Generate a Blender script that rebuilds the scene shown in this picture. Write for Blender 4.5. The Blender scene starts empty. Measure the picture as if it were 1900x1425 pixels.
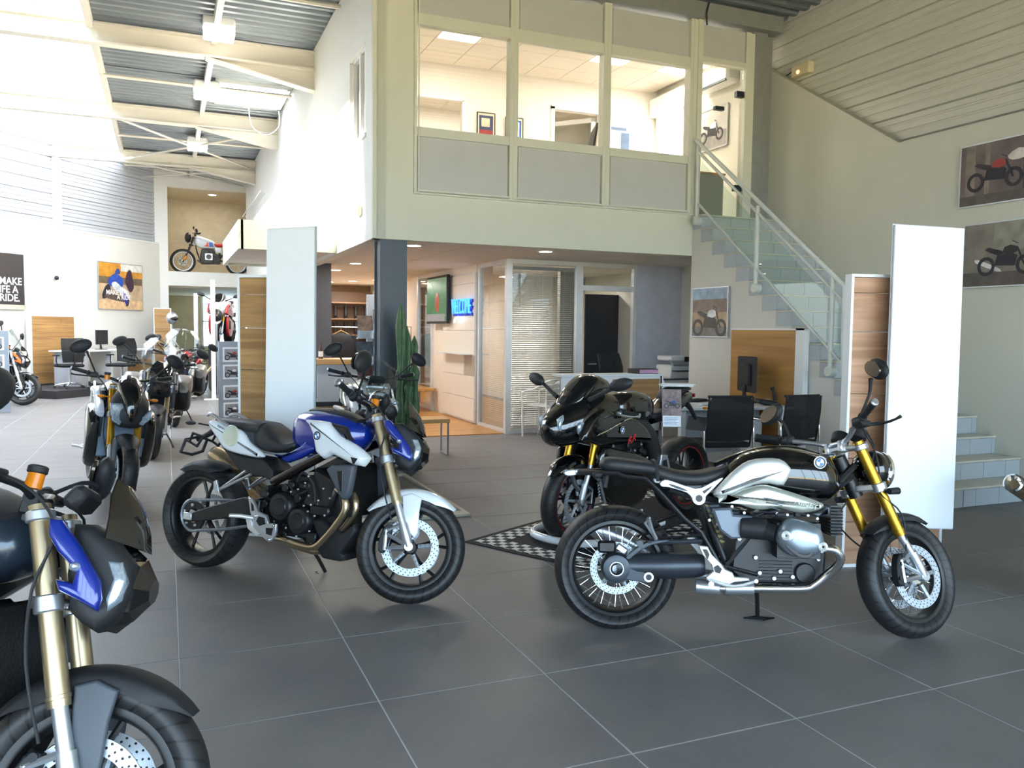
import bpy, bmesh, math, random
from math import sin, cos, pi, radians
from mathutils import Vector, Matrix, Quaternion
random.seed(4)
SC = bpy.context.scene
COL = SC.collection

# ---------------------------------------------------------------- camera
def cam_axes(yaw, pitch, roll):
    f = Vector((sin(yaw)*cos(pitch), cos(yaw)*cos(pitch), -sin(pitch)))
    r = Vector((cos(yaw), -sin(yaw), 0)); u = r.cross(f)
    return cos(roll)*r+sin(roll)*u, -sin(roll)*r+cos(roll)*u, f
_r, _u, _f = cam_axes(.3966, .0645, .0115)
cam = bpy.data.cameras.new('camera'); cam.sensor_width = 36; cam.lens = 36*1534/1900
cam.clip_start = .05; cam.clip_end = 200
camo = bpy.data.objects.new('camera', cam); COL.objects.link(camo)
camo.matrix_world = Matrix(((_r.x, _u.x, -_f.x, -.0345), (_r.y, _u.y, -_f.y, -5.4966), (_r.z, _u.z, -_f.z, 1.5208), (0, 0, 0, 1)))
SC.camera = camo

# ---------------------------------------------------------------- world, sun, exposure
w = bpy.data.worlds.new('world'); SC.world = w; w.use_nodes = True
nt = w.node_tree; nt.nodes.clear()
out = nt.nodes.new('ShaderNodeOutputWorld'); bg = nt.nodes.new('ShaderNodeBackground')
tc = nt.nodes.new('ShaderNodeTexCoord'); sep = nt.nodes.new('ShaderNodeSeparateXYZ'); rmp = nt.nodes.new('ShaderNodeValToRGB')
nt.links.new(tc.outputs['Generated'], sep.inputs[0]); nt.links.new(sep.outputs['Z'], rmp.inputs[0])
e = rmp.color_ramp.elements
e[0].position = 0.0; e[0].color = (.58, .78, 1.0, 1)
e[1].position = .7; e[1].color = (.80, .88, 1.0, 1)
nt.links.new(rmp.outputs[0], bg.inputs[0]); bg.inputs[1].default_value = 5.6
nt.links.new(bg.outputs[0], out.inputs[0])
sun = bpy.data.lights.new('sun', 'SUN'); sun.energy = 40; sun.angle = radians(2.5); sun.color = (1, .93, .82)
suno = bpy.data.objects.new('sun', sun); COL.objects.link(suno)
suno.rotation_euler = Vector((.80, -.04, -.34)).to_track_quat('-Z', 'Y').to_euler()
SC.view_settings.view_transform = 'Standard'; SC.view_settings.look = 'None'
SC.view_settings.exposure = 1.18; SC.view_settings.gamma = 1; SC.view_settings.use_curve_mapping = False
SC.cycles.max_bounces = 8; SC.cycles.diffuse_bounces = 5; SC.cycles.glossy_bounces = 4
SC.cycles.transparent_max_bounces = 16; SC.cycles.sample_clamp_indirect = 6
SC.cycles.caustics_reflective = False; SC.cycles.caustics_refractive = False
SC.cycles.use_denoising = True

def area(name, loc, d, sx, sy, energy, color=(1, 1, 1), portal=False, spread=180):
    l = bpy.data.lights.new(name, 'AREA'); l.shape = 'RECTANGLE'; l.size = sx; l.size_y = sy
    l.energy = energy; l.color = color; l.spread = radians(spread)
    if portal: l.cycles.is_portal = True
    o = bpy.data.objects.new(name, l); COL.objects.link(o); o.location = loc
    o.rotation_euler = Vector(d).to_track_quat('-Z', 'Y').to_euler()
    return o
# sampling portals in the showroom's glazed front and the long rooflight
area('front_glazing_portal', (0, -8.95, 2.1), (0, 1, 0), 15, 4.0, 1, portal=True)
area('rooflight_portal', (-3.2, 11.7, 5.62), (0, 0, -1), 4.5, 14.6, 1, portal=True)

# ---------------------------------------------------------------- materials
def lin(c):
    if isinstance(c, str):
        c = [int(c[i:i+2], 16)/255 for i in (0, 2, 4)]
    return tuple((x/12.92 if x <= .04045 else ((x+.055)/1.055)**2.4) for x in c)
MATS = {}
def nodes(name):
    m = bpy.data.materials.new(name); m.use_nodes = True; t = m.node_tree
    b = next(n for n in t.nodes if n.type == 'BSDF_PRINCIPLED')
    return m, t, b
def mat(name, col, rough=.5, metal=0, coat=0, noise=.06, ns=6, spec=.5, emit=0, bump=0, bs=60):
    if name in MATS: return MATS[name]
    m, t, b = nodes(name); c = lin(col)
    b.inputs['Roughness'].default_value = rough; b.inputs['Metallic'].default_value = metal
    b.inputs['Coat Weight'].default_value = coat; b.inputs['Coat Roughness'].default_value = .04
    b.inputs['Specular IOR Level'].default_value = spec
    tcn = t.nodes.new('ShaderNodeTexCoord')
    if noise:
        nz = t.nodes.new('ShaderNodeTexNoise'); nz.inputs['Scale'].default_value = ns; nz.inputs['Detail'].default_value = 4
        r = t.nodes.new('ShaderNodeValToRGB'); r.color_ramp.elements[0].position = .3; r.color_ramp.elements[1].position = .7
        r.color_ramp.elements[0].color = tuple(x*(1-noise) for x in c)+(1,); r.color_ramp.elements[1].color = tuple(min(1, x*(1+noise)) for x in c)+(1,)
        t.links.new(tcn.outputs['Object'], nz.inputs['Vector']); t.links.new(nz.outputs['Fac'], r.inputs[0]); t.links.new(r.outputs[0], b.inputs['Base Color'])
    else: b.inputs['Base Color'].default_value = c+(1,)
    if bump:
        n2 = t.nodes.new('ShaderNodeTexNoise'); n2.inputs['Scale'].default_value = bs
        bp = t.nodes.new('ShaderNodeBump'); bp.inputs['Strength'].default_value = bump; bp.inputs['Distance'].default_value = .004
        t.links.new(tcn.outputs['Object'], n2.inputs['Vector']); t.links.new(n2.outputs['Fac'], bp.inputs['Height']); t.links.new(bp.outputs[0], b.inputs['Normal'])
    if emit:
        b.inputs['Emission Color'].default_value = c+(1,); b.inputs['Emission Strength'].default_value = emit
    MATS[name] = m; return m
def glass(name, tint=(1, 1, 1), k=.85, gloss=.12, rough=.02):
    """thin pane: mostly see-through with a clear reflection"""
    if name in MATS: return MATS[name]
    m = bpy.data.materials.new(name); m.use_nodes = True; t = m.node_tree; t.nodes.clear()
    o = t.nodes.new('ShaderNodeOutputMaterial'); mx = t.nodes.new('ShaderNodeMixShader')
    tr = t.nodes.new('ShaderNodeBsdfTransparent'); gl = t.nodes.new('ShaderNodeBsdfGlossy')
    lw = t.nodes.new('ShaderNodeLayerWeight'); mr = t.nodes.new('ShaderNodeMapRange')
    lw.inputs['Blend'].default_value = .5
    tr.inputs[0].default_value = tuple(x*k for x in tint)+(1,); gl.inputs['Roughness'].default_value = rough
    mr.inputs[1].default_value = 0; mr.inputs[2].default_value = 1; mr.inputs[3].default_value = gloss*.5; mr.inputs[4].default_value = gloss*2.5
    t.links.new(lw.outputs['Facing'], mr.inputs[0]); t.links.new(mr.outputs[0], mx.inputs[0])
    t.links.new(tr.outputs[0], mx.inputs[1]); t.links.new(gl.outputs[0], mx.inputs[2]); t.links.new(mx.outputs[0], o.inputs[0])
    MATS[name] = m; return m
def math_n(t, op, a, b=None, c=None):
    n = t.nodes.new('ShaderNodeMath'); n.operation = op
    for i, x in enumerate((a, b, c)):
        if x is None: continue
        if isinstance(x, (int, float)): n.inputs[i].default_value = x
        else: t.links.new(x, n.inputs[i])
    return n.outputs[0]
def ramp_mix(t, fac, c1, c2):
    r = t.nodes.new('ShaderNodeMix'); r.data_type = 'RGBA'
    for i, x in ((6, c1), (7, c2)):
        if isinstance(x, tuple): r.inputs[i].default_value = x+(1,) if len(x) == 3 else x
        else: t.links.new(x, r.inputs[i])
    t.links.new(fac, r.inputs[0]); return r.outputs[2]
def uvs(t):
    u = t.nodes.new('ShaderNodeUVMap'); s = t.nodes.new('ShaderNodeSeparateXYZ'); t.links.new(u.outputs[0], s.inputs[0])
    return s.outputs[0], s.outputs[1]
def mk_tyre():
    m, t, b = nodes('tyre_rubber'); U, V = uvs(t)
    av = math_n(t, 'ABSOLUTE', math_n(t, 'SUBTRACT', V, .5))
    ph = math_n(t, 'FRACT', math_n(t, 'ADD', math_n(t, 'MULTIPLY', U, 34), math_n(t, 'MULTIPLY', av, 5)))
    g = math_n(t, 'LESS_THAN', ph, .16)
    z = math_n(t, 'MULTIPLY', math_n(t, 'GREATER_THAN', av, .05), math_n(t, 'LESS_THAN', av, .24))
    k = math_n(t, 'MULTIPLY', g, z)
    t.links.new(ramp_mix(t, k, (.016, .0165, .018), (.002, .002, .002)), b.inputs['Base Color'])
    b.inputs['Roughness'].default_value = .48; b.inputs['Specular IOR Level'].default_value = .5
    bp = t.nodes.new('ShaderNodeBump'); bp.inputs['Strength'].default_value = .8; bp.inputs['Distance'].default_value = .004
    t.links.new(math_n(t, 'SUBTRACT', 1, k), bp.inputs['Height']); t.links.new(bp.outputs[0], b.inputs['Normal'])
    MATS['tyre'] = m
def mk_disc():
    m, t, b = nodes('brake_disc_steel'); U, V = uvs(t)
    b.inputs['Metallic'].default_value = .6; b.inputs['Roughness'].default_value = .45
    row = math_n(t, 'MULTIPLY', V, 3); ri = math_n(t, 'FLOOR', row); rf = math_n(t, 'SUBTRACT', math_n(t, 'FRACT', row), .5)
    uu = math_n(t, 'SUBTRACT', math_n(t, 'FRACT', math_n(t, 'ADD', math_n(t, 'MULTIPLY', U, 34), math_n(t, 'MULTIPLY', ri, .33))), .5)
    d = math_n(t, 'ADD', math_n(t, 'MULTIPLY', math_n(t, 'MULTIPLY', uu, uu), 2.6), math_n(t, 'MULTIPLY', math_n(t, 'MULTIPLY', rf, rf), .7))
    t.links.new(ramp_mix(t, math_n(t, 'LESS_THAN', d, .045), lin((.74, .77, .80)), (.02, .02, .02)), b.inputs['Base Color'])
    MATS['disc'] = m
def mk_roundel():
    m, t, b = nodes('round_emblem_enamel'); U, V = uvs(t)
    x = math_n(t, 'SUBTRACT', U, .5); y = math_n(t, 'SUBTRACT', V, .5)
    r = math_n(t, 'SQRT', math_n(t, 'ADD', math_n(t, 'MULTIPLY', x, x), math_n(t, 'MULTIPLY', y, y)))
    q = math_n(t, 'GREATER_THAN', math_n(t, 'MULTIPLY', x, y), 0)
    c = ramp_mix(t, q, lin('1668b8'), (.9, .9, .9))
    c = ramp_mix(t, math_n(t, 'GREATER_THAN', r, .29), c, (.8, .82, .85))
    c = ramp_mix(t, math_n(t, 'GREATER_THAN', r, .31), c, (.012, .014, .03))
    c = ramp_mix(t, math_n(t, 'GREATER_THAN', r, .46), c, (.8, .82, .85))
    t.links.new(c, b.inputs['Base Color']); b.inputs['Roughness'].default_value = .15
    MATS['roundel'] = m
def mk_wood(name, c1, c2, sc=1., axis='X', rough=.5):
    m, t, b = nodes(name); tcn = t.nodes.new('ShaderNodeTexCoord'); mp = t.nodes.new('ShaderNodeMapping')
    mp.inputs['Scale'].default_value = {'X': (.5*sc, 5*sc, 9*sc), 'Z': (9*sc, 9*sc, .6*sc), 'Y': (8*sc, .6*sc, 8*sc)}[axis]
    n1 = t.nodes.new('ShaderNodeTexNoise'); n1.inputs['Scale'].default_value = 1.3; n1.inputs['Detail'].default_value = 6; n1.inputs['Distortion'].default_value = 1.2
    r = t.nodes.new('ShaderNodeValToRGB'); r.color_ramp.elements[0].position = .35; r.color_ramp.elements[1].position = .68
    r.color_ramp.elements[0].color = lin(c1)+(1,); r.color_ramp.elements[1].color = lin(c2)+(1,)
    kn = t.nodes.new('ShaderNodeTexVoronoi'); kn.inputs['Scale'].default_value = 2.6
    kr = t.nodes.new('ShaderNodeValToRGB'); kr.color_ramp.elements[0].position = .02; kr.color_ramp.elements[1].position = .09
    kr.color_ramp.elements[0].color = (.35, .3, .25, 1); kr.color_ramp.elements[1].color = (1, 1, 1, 1)
    mm = t.nodes.new('ShaderNodeMix'); mm.data_type = 'RGBA'; mm.blend_type = 'MULTIPLY'; mm.inputs[0].default_value = 1
    L = t.links.new
    L(tcn.outputs['Object'], mp.inputs[0]); L(mp.outputs[0], n1.inputs['Vector']); L(n1.outputs['Fac'], r.inputs[0])
    L(tcn.outputs['Object'], kn.inputs['Vector']); L(kn.outputs['Distance'], kr.inputs[0])
    L(r.outputs[0], mm.inputs[6]); L(kr.outputs[0], mm.inputs[7]); L(mm.outputs[2], b.inputs['Base Color'])
    b.inputs['Roughness'].default_value = rough; MATS[name] = m
mk_tyre(); mk_disc(); mk_roundel()
mk_wood('oak', '8f6a3f', 'b8905c', 1., 'X'); mk_wood('oak_side', 'a5763c', 'c2914f', .8, 'Y')
mk_wood('oak_pink', 'a4795a', 'c79d7d', 1., 'X'); mk_wood('oak_light', 'b98a4d', 'd8ac6c', 1., 'X', .4)
mk_wood('oak_floor', 'b17a3c', 'cf9850', 1.2, 'X', .35)
black = mat('black_gloss', '08090b', .12, coat=1, noise=0); blk = mat('black_satin', '141518', .38, noise=.1, ns=20)
blkm = mat('black_matt_plastic', '1c1e22', .6, noise=.1, ns=30); dgrey = mat('dark_grey_metal', '3d434a', .35, .5)
grey = mat('grey_plastic', '4a5058', .5); silver = mat('satin_silver', 'c6cbd2', .33, .85, noise=.04)
alu = mat('brushed_aluminium', 'e4e6e4', .42, .6, noise=.04, ns=14); chrome = mat('chrome', 'e6e8ea', .07, 1, noise=0)
gold = mat('gold_anodised', 'c79a35', .28, .9, noise=.03); champ = mat('champagne_anodised', 'b9a98a', .28, .85, noise=.03)
white = mat('white_gloss_paint', 'e8edf2', .2, coat=.6, noise=.01); whitem = mat('white_laminate', 'eef0f0', .42, noise=.01)
blue = mat('blue_gloss_paint', '0d2a8c', .2, .1, coat=.8, noise=.03); red = mat('red_gloss_paint', 'b3151c', .2, coat=.8, noise=.02)
seatm = mat('seat_vinyl', '26282b', .5, bump=.3, bs=220); lens = mat('clear_lens', 'bfd0e0', .08, .6, coat=1, noise=.3, ns=60)
amber = mat('amber_lens', 'd07a12', .15, noise=.1); redlens = mat('red_lens', '8c1016', .15, noise=.1)
rubber = mat('rubber', '17181a', .7, noise=.05); chainm = mat('chain_steel', '9aa6b2', .35, .8, noise=.35, ns=90)
titan = mat('titanium_exhaust', 'b3a184', .25, .9, noise=.12, ns=8)
smoke = glass('smoked_screen', (.16, .16, .18), .9, .16); clear = glass('clear_screen', (.92, .95, .95), .95, .07)
mirg = mat('mirror_glass', '5d564c', .12, .8, noise=0)
rad = mat('radiator_core', '0b0c0e', .7, .3, bump=.6, bs=150)

# ---------------------------------------------------------------- geometry
def cr(pts, k=4, closed=False):
    P = [Vector(p) for p in pts]; n = len(P); o = []
    for i in range(n if closed else n-1):
        p0 = P[(i-1) % n] if closed or i > 0 else P[0]; p1 = P[i]; p2 = P[(i+1) % n]
        p3 = P[(i+2) % n] if closed or i+2 < n else P[-1]
        for j in range(k):
            t = j/k
            o.append(.5*((2*p1)+(p2-p0)*t+(2*p0-5*p1+4*p2-p3)*t*t+(3*p1-p0-3*p2+p3)*t**3))
    if not closed: o.append(P[-1])
    return [tuple(p) for p in o]
def inset(poly, d):
    n = len(poly); A = sum(poly[i][0]*poly[(i+1) % n][1]-poly[(i+1) % n][0]*poly[i][1] for i in range(n)); s = 1 if A > 0 else -1
    o = []
    for i in range(n):
        a, b, c = Vector(poly[i-1]), Vector(poly[i]), Vector(poly[(i+1) % n])
        e1 = (b-a); e2 = (c-b)
        if e1.length < 1e-7 or e2.length < 1e-7: o.append(tuple(b)); continue
        e1.normalize(); e2.normalize()
        n1 = Vector((-e1.y, e1.x)); n2 = Vector((-e2.y, e2.x)); m = n1+n2
        if m.length < 1e-4: o.append(tuple(b)); continue
        m.normalize(); k = d/max(.5, m.dot(n1))
        o.append(tuple(b+m*s*k))
    return o
class G:
    def __init__(s): s.v = []; s.f = []; s.uv = {}
    def add(s, vs, fs, uv=None):
        b = len(s.v); s.v += [tuple(p) for p in vs]
        for i, f in enumerate(fs):
            if uv: s.uv[len(s.f)] = uv[i]
            s.f.append(tuple(b+j for j in f))
        return s
    def box(s, c, d, rz=0, bev=0, R=None):
        hx, hy, hz = d[0]/2, d[1]/2, d[2]/2; M = R or (Matrix.Rotation(rz, 3, 'Z') if rz else None)
        if bev: 
            b = min(bev, hx*.9, hy*.9, hz*.9); vs = []; idx = {}
            for sx in (-1, 1):
                for sy in (-1, 1):
                    for sz in (-1, 1):
                        for k, p in enumerate(((hx, hy-b, hz-b), (hx-b, hy, hz-b), (hx-b, hy-b, hz))):
                            idx[sx, sy, sz, k] = len(vs); vs.append(Vector((sx*p[0], sy*p[1], sz*p[2])))
            I = idx; fs = []
            for a in (-1, 1):
                fs.append((I[a,-1,-1,0], I[a,1,-1,0], I[a,1,1,0], I[a,-1,1,0]))
                fs.append((I[-1,a,-1,1], I[1,a,-1,1], I[1,a,1,1], I[-1,a,1,1]))
                fs.append((I[-1,-1,a,2], I[1,-1,a,2], I[1,1,a,2], I[-1,1,a,2]))
                for c2 in (-1, 1):
                    fs.append((I[a,c2,-1,0], I[a,c2,1,0], I[a,c2,1,1], I[a,c2,-1,1]))
                    fs.append((I[a,-1,c2,0], I[a,1,c2,0], I[a,1,c2,2], I[a,-1,c2,2]))
                    fs.append((I[-1,a,c2,1], I[1,a,c2,1], I[1,a,c2,2], I[-1,a,c2,2]))
                    for c3 in (-1, 1): fs.append((I[a,c2,c3,0], I[a,c2,c3,1], I[a,c2,c3,2]))
        else:
            vs = [Vector((x*hx, y*hy, z*hz)) for x in (-1, 1) for y in (-1, 1) for z in (-1, 1)]
            fs = [(0,1,3,2),(4,6,7,5),(0,4,5,1),(2,3,7,6),(0,2,6,4),(1,5,7,3)]
        return s.add([(M @ v if M else v)+Vector(c) for v in vs], fs)
    def b2(s, a, b, bev=0):
        return s.box([(a[i]+b[i])/2 for i in range(3)], [abs(b[i]-a[i]) for i in range(3)], bev=bev)
    def tube(s, pts, r, n=8, k=0, cap=True, closed=False, flat=None):
        if k: 
            q = cr(pts, k, closed)
            if isinstance(r, (list, tuple)): r = [r[min(len(r)-1, i//k)]*(1-(i % k)/k)+r[min(len(r)-1, i//k+1)]*((i % k)/k) for i in range(len(q))]
            pts = q
        P = [Vector(p) for p in pts]; m = len(P); R = r if isinstance(r, (list, tuple)) else [r]*m
        vs = []; up = None
        for i in range(m):
            if closed: d = P[(i+1) % m]-P[i-1]
            else: d = P[min(i+1, m-1)]-P[max(i-1, 0)]
            d = d.normalized() if d.length > 1e-9 else Vector((0, 0, 1))
            if up is None:
                a = Vector((0, 1, 0)) if abs(d.y) < .9 else Vector((1, 0, 0)); up = (a-d*a.dot(d)).normalized()
            else: up = (up-d*up.dot(d)).normalized()
            sd = d.cross(up); fl = flat or 1
            for j in range(n):
                t = 2*pi*j/n; vs.append(P[i]+(up*cos(t)*fl+sd*sin(t))*R[i])
        fs = [(i*n+j, i*n+(j+1) % n, ((i+1) % m)*n+(j+1) % n, ((i+1) % m)*n+j) for i in range(m if closed else m-1) for j in range(n)]
        if cap and not closed: fs += [tuple(range(n))[::-1], tuple((m-1)*n+j for j in range(n))]
        return s.add(vs, fs)
    def cyl(s, a, b, r, n=16, r2=None, bev=0):
        a, b = Vector(a), Vector(b); r2 = r if r2 is None else r2
        if bev:
            d = (b-a).normalized()*bev
            return s.tube([a, a+d, b-d, b], [r-bev, r, r2, r2-bev], n)
        return s.tube([a, b], [r, r2], n)
    def lathe(s, prof, c=(0, 0, 0), ax=(0, 1, 0), n=32, closed=False, uv=False, vr=None):
        ax = Vector(ax).normalized(); a = Vector((1, 0, 0)) if abs(ax.x) < .9 else Vector((0, 1, 0)); e1 = (a-ax*a.dot(ax)).normalized(); e2 = ax.cross(e1); c = Vector(c)
        m = len(prof); vs = [c+ax*h+(e1*cos(2*pi*j/n)+e2*sin(2*pi*j/n))*r for r, h in prof for j in range(n)]
        fs = []; us = []
        for i in range(m if closed else m-1):
            for j in range(n):
                i2 = (i+1) % m; fs.append((i*n+j, i*n+(j+1) % n, i2*n+(j+1) % n, i2*n+j))
                if uv:
                    va, vb = (vr[i], vr[i2]) if vr else (i/(m-1), (i+1)/(m-1)); us.append(((j/n, va), ((j+1)/n, va), ((j+1)/n, vb), (j/n, vb)))
        return s.add(vs, fs, us or None)
    def ell(s, c, r, n=14, R=None, lo=0, hi=1):
        m = n//2+1; vs = []; c = Vector(c)
        for i in range(m+1):
            t = pi*(lo+(hi-lo)*i/m)
            for j in range(n):
                v = Vector((r[0]*sin(t)*cos(2*pi*j/n), r[1]*sin(t)*sin(2*pi*j/n), r[2]*cos(t)))
                vs.append(c+(R @ v if R else v))
        return s.add(vs, [(i*n+j, i*n+(j+1) % n, (i+1)*n+(j+1) % n, (i+1)*n+j) for i in range(m) for j in range(n)])
    def plate(s, poly, y0, y1, bev=.003, k=0, ax='y'):
        if k: poly = cr(poly, k, True)
        n = len(poly); sg = 1 if y1 > y0 else -1; L = [(inset(poly, bev), y0), (poly, y0+sg*bev), (poly, y1-sg*bev), (inset(poly, bev), y1)] if bev else [(poly, y0), (poly, y1)]
        f3 = {'y': lambda p, h: (p[0], h, p[1]), 'x': lambda p, h: (h, p[0], p[1]), 'z': lambda p, h: (p[0], p[1], h)}[ax]
        vs = [f3(p, h) for q, h in L for p in q]; m = len(L)
        fs = [(i*n+j, i*n+(j+1) % n, (i+1)*n+(j+1) % n, (i+1)*n+j) for i in range(m-1) for j in range(n)]
        return s.add(vs, fs+[tuple(range(n))[::-1], tuple((m-1)*n+j for j in range(n))])
    def pillow(s, poly, y0, h, d=.03, k=3, rings=4, back=.012):
        """panel with a rounded outer face; h signed outward"""
        if k: poly = cr(poly, k, True)
        n = len(poly); sg = 1 if h > 0 else -1; L = [(inset(poly, .004), y0-sg*back), (poly, y0)]
        for i in range(1, rings+1):
            t = i/rings*pi/2; L.append((inset(poly, d*(1-cos(t))), y0+h*sin(t)))
        vs = [(p[0], y, p[1]) for q, y in L for p in q]; m = len(L)
        fs = [(i*n+j, i*n+(j+1) % n, (i+1)*n+(j+1) % n, (i+1)*n+j) for i in range(m-1) for j in range(n)]
        return s.add(vs, fs+[tuple(range(n))[::-1], tuple((m-1)*n+j for j in range(n))])
    def loft(s, secs, cap=True):
        n = len(secs[0]); m = len(secs); vs = [p for q in secs for p in q]
        fs = [(i*n+j, i*n+(j+1) % n, (i+1)*n+(j+1) % n, (i+1)*n+j) for i in range(m-1) for j in range(n)]
        if cap: fs += [tuple(range(n))[::-1], tuple((m-1)*n+j for j in range(n))]
        return s.add(vs, fs)
    def body(s, rows, n=20, p=2.6, k=3):
        """rows: x, zbottom, ztop, halfwidth -> smooth superelliptic hull along x"""
        rows = cr4(rows, k); secs = []
        for x, zb, zt, w in rows:
            zc, h = (zb+zt)/2, max(.002, (zt-zb)/2); q = []
            for j in range(n):
                a = 2*pi*j/n; q.append((x, w*math.copysign(abs(cos(a))**(2/p), cos(a)), zc+h*math.copysign(abs(sin(a))**(2/p), sin(a))))
            secs.append(q)
        return s.loft(secs)
    def xf(s, fn): s.v = [tuple(fn(Vector(p))) for p in s.v]; return s
def cr4(rows, k):
    if k <= 1: return rows
    o = []; n = len(rows)
    for i in range(n-1):
        p0, p1, p2, p3 = rows[max(0, i-1)], rows[i], rows[i+1], rows[min(n-1, i+2)]
        for j in range(k):
            t = j/k; o.append(tuple(.5*(2*b+(c-a)*t+(2*a-5*b+4*c-d)*t*t+(3*b-a-3*c+d)*t**3) for a, b, c, d in zip(p0, p1, p2, p3)))
    o.append(rows[-1]); return o
def mesh(name, g, m, ang=38):
    me = bpy.data.meshes.new(name); me.from_pydata(g.v, [], g.f)
    if g.uv:
        ul = me.uv_layers.new(name='UVMap')
        for p in me.polygons:
            q = g.uv.get(p.index)
            if q:
                for li, u in zip(p.loop_indices, q): ul.data[li].uv = u
    bm = bmesh.new(); bm.from_mesh(me); bmesh.ops.recalc_face_normals(bm, faces=bm.faces); bm.to_mesh(me); bm.free()
    me.polygons.foreach_set('use_smooth', [True]*len(me.polygons)); me.set_sharp_from_angle(angle=radians(ang))
    me.materials.append(m); me.update(); return me
def obj(name, g, m, parent=None, label=None, cat=None, group=None, kind=None, ang=38):
    me = g if isinstance(g, bpy.types.Mesh) else mesh(name, g, m, ang)
    o = bpy.data.objects.new(name, me); COL.objects.link(o)
    if parent: o.parent = parent
    tag(o, label, cat, group, kind); return o
def tag(o, label=None, cat=None, group=None, kind=None):
    if label: o['label'] = label
    if cat: o['category'] = cat
    if group: o['group'] = group
    if kind: o['kind'] = kind
    return o
def thing(name, label, cat, loc=(0, 0, 0), rz=0, group=None, M=None):
    o = bpy.data.objects.new(name, None); COL.objects.link(o); o.empty_display_size = .1
    if M: o.matrix_world = M
    else: o.location = loc; o.rotation_euler = (0, 0, rz)
    return tag(o, label, cat, group)
def struct(name, g, m, parent=None, label=None): return obj(name, g, m, parent, label, kind=None if parent else 'structure')
def copy_tree(o, parent=None):
    c = o.copy(); COL.objects.link(c)
    if parent: c.parent = parent
    for ch in list(o.children): copy_tree(ch, c)
    return c
def text(name, s, size, M, m, parent=None, ext=.001, bold=0, sx=1.):
    cu = bpy.data.curves.new(name, 'FONT'); cu.body = s; cu.size = size; cu.extrude = ext; cu.offset = bold; cu.align_x = 'CENTER'; cu.align_y = 'CENTER'
    cu.space_line = .9; cu.resolution_u = 3
    t = bpy.data.objects.new(name, cu); COL.objects.link(t); dg = bpy.context.evaluated_depsgraph_get()
    me = bpy.data.meshes.new_from_object(t.evaluated_get(dg)); bpy.data.objects.remove(t); bpy.data.curves.remove(cu)
    me.name = name; me.materials.clear(); me.materials.append(m); me.transform(M @ Matrix.Diagonal((sx, 1, 1, 1)))
    o = bpy.data.objects.new(name, me); COL.objects.link(o)
    if parent: o.parent = parent
    return o
def frame3(o, x, y, z):
    x, y, z = Vector(x), Vector(y), Vector(z)
    return Matrix(((x.x, y.x, z.x, o[0]), (x.y, y.y, z.y, o[1]), (x.z, y.z, z.z, o[2]), (0, 0, 0, 1)))
def disc_uv(g, c, nrm, up, r, n=24):
    nrm = Vector(nrm).normalized(); up = Vector(up); e1 = up.cross(nrm).normalized(); c = Vector(c)
    vs = [c+(e1*cos(2*pi*j/n)+up*sin(2*pi*j/n))*r for j in range(n)]
    return g.add(vs, [tuple(range(n))], [tuple((.5+.5*cos(2*pi*j/n), .5+.5*sin(2*pi*j/n)) for j in range(n))])
# ================================================================ the building
wallm = mat('wall_paint_white', 'e6e4dd', .7, noise=.015, ns=2); wallw = mat('wall_paint_warm', 'ece6dc', .7, noise=.01)
mezz = mat('mezzanine_paint', 'd6d8c8', .55, noise=.015, ns=2); panm = mat('partition_panel', 'c3c5c2', .45, noise=.02, ns=3)
sidm = mat('steel_siding', 'd2d2c8', .5, 0, noise=.02, ns=1); deckm = mat('roof_deck_steel', '7d858c', .4, .5, noise=.05, ns=3)
beamm = mat('cream_steel_paint', 'cbc6ba', .45, noise=.02); grout = mat('grout', 'b4b9bb', .8)
ceilm = mat('ceiling_tile', 'e2dad0', .8, noise=.03, ns=30); colm = mat('blue_grey_steel', '3b4652', .4, noise=.08, ns=30)
lamp_on = mat('lamp_diffuser', 'fff6ea', .4, noise=0, emit=5); day_on = mat('downlight_lens', 'fff1de', .4, noise=0, emit=9)
def mk_tile():
    m, t, b = nodes('floor_tile_stone'); gp = t.nodes.new('ShaderNodeNewGeometry')
    n = t.nodes.new('ShaderNodeTexNoise'); n.inputs['Scale'].default_value = 1.7; n.inputs['Detail'].default_value = 8; n.inputs['Roughness'].default_value = .65
    n2 = t.nodes.new('ShaderNodeTexNoise'); n2.inputs['Scale'].default_value = 40; n2.inputs['Detail'].default_value = 3
    r = t.nodes.new('ShaderNodeValToRGB'); r.color_ramp.elements[0].position = .3; r.color_ramp.elements[1].position = .72
    r.color_ramp.elements[0].color = lin('6c6b6c')+(1,); r.color_ramp.elements[1].color = lin('7d7b7a')+(1,)
    t.links.new(gp.outputs['Position'], n.inputs['Vector']); t.links.new(gp.outputs['Position'], n2.inputs['Vector'])
    t.links.new(math_n(t, 'ADD', math_n(t, 'MULTIPLY', n.outputs['Fac'], .8), math_n(t, 'MULTIPLY', n2.outputs['Fac'], .2)), r.inputs[0])
    t.links.new(r.outputs[0], b.inputs['Base Color']); b.inputs['Roughness'].default_value = .46; b.inputs['Specular IOR Level'].default_value = .32
    MATS['tile'] = m; return m
tilem = mk_tile()
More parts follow.
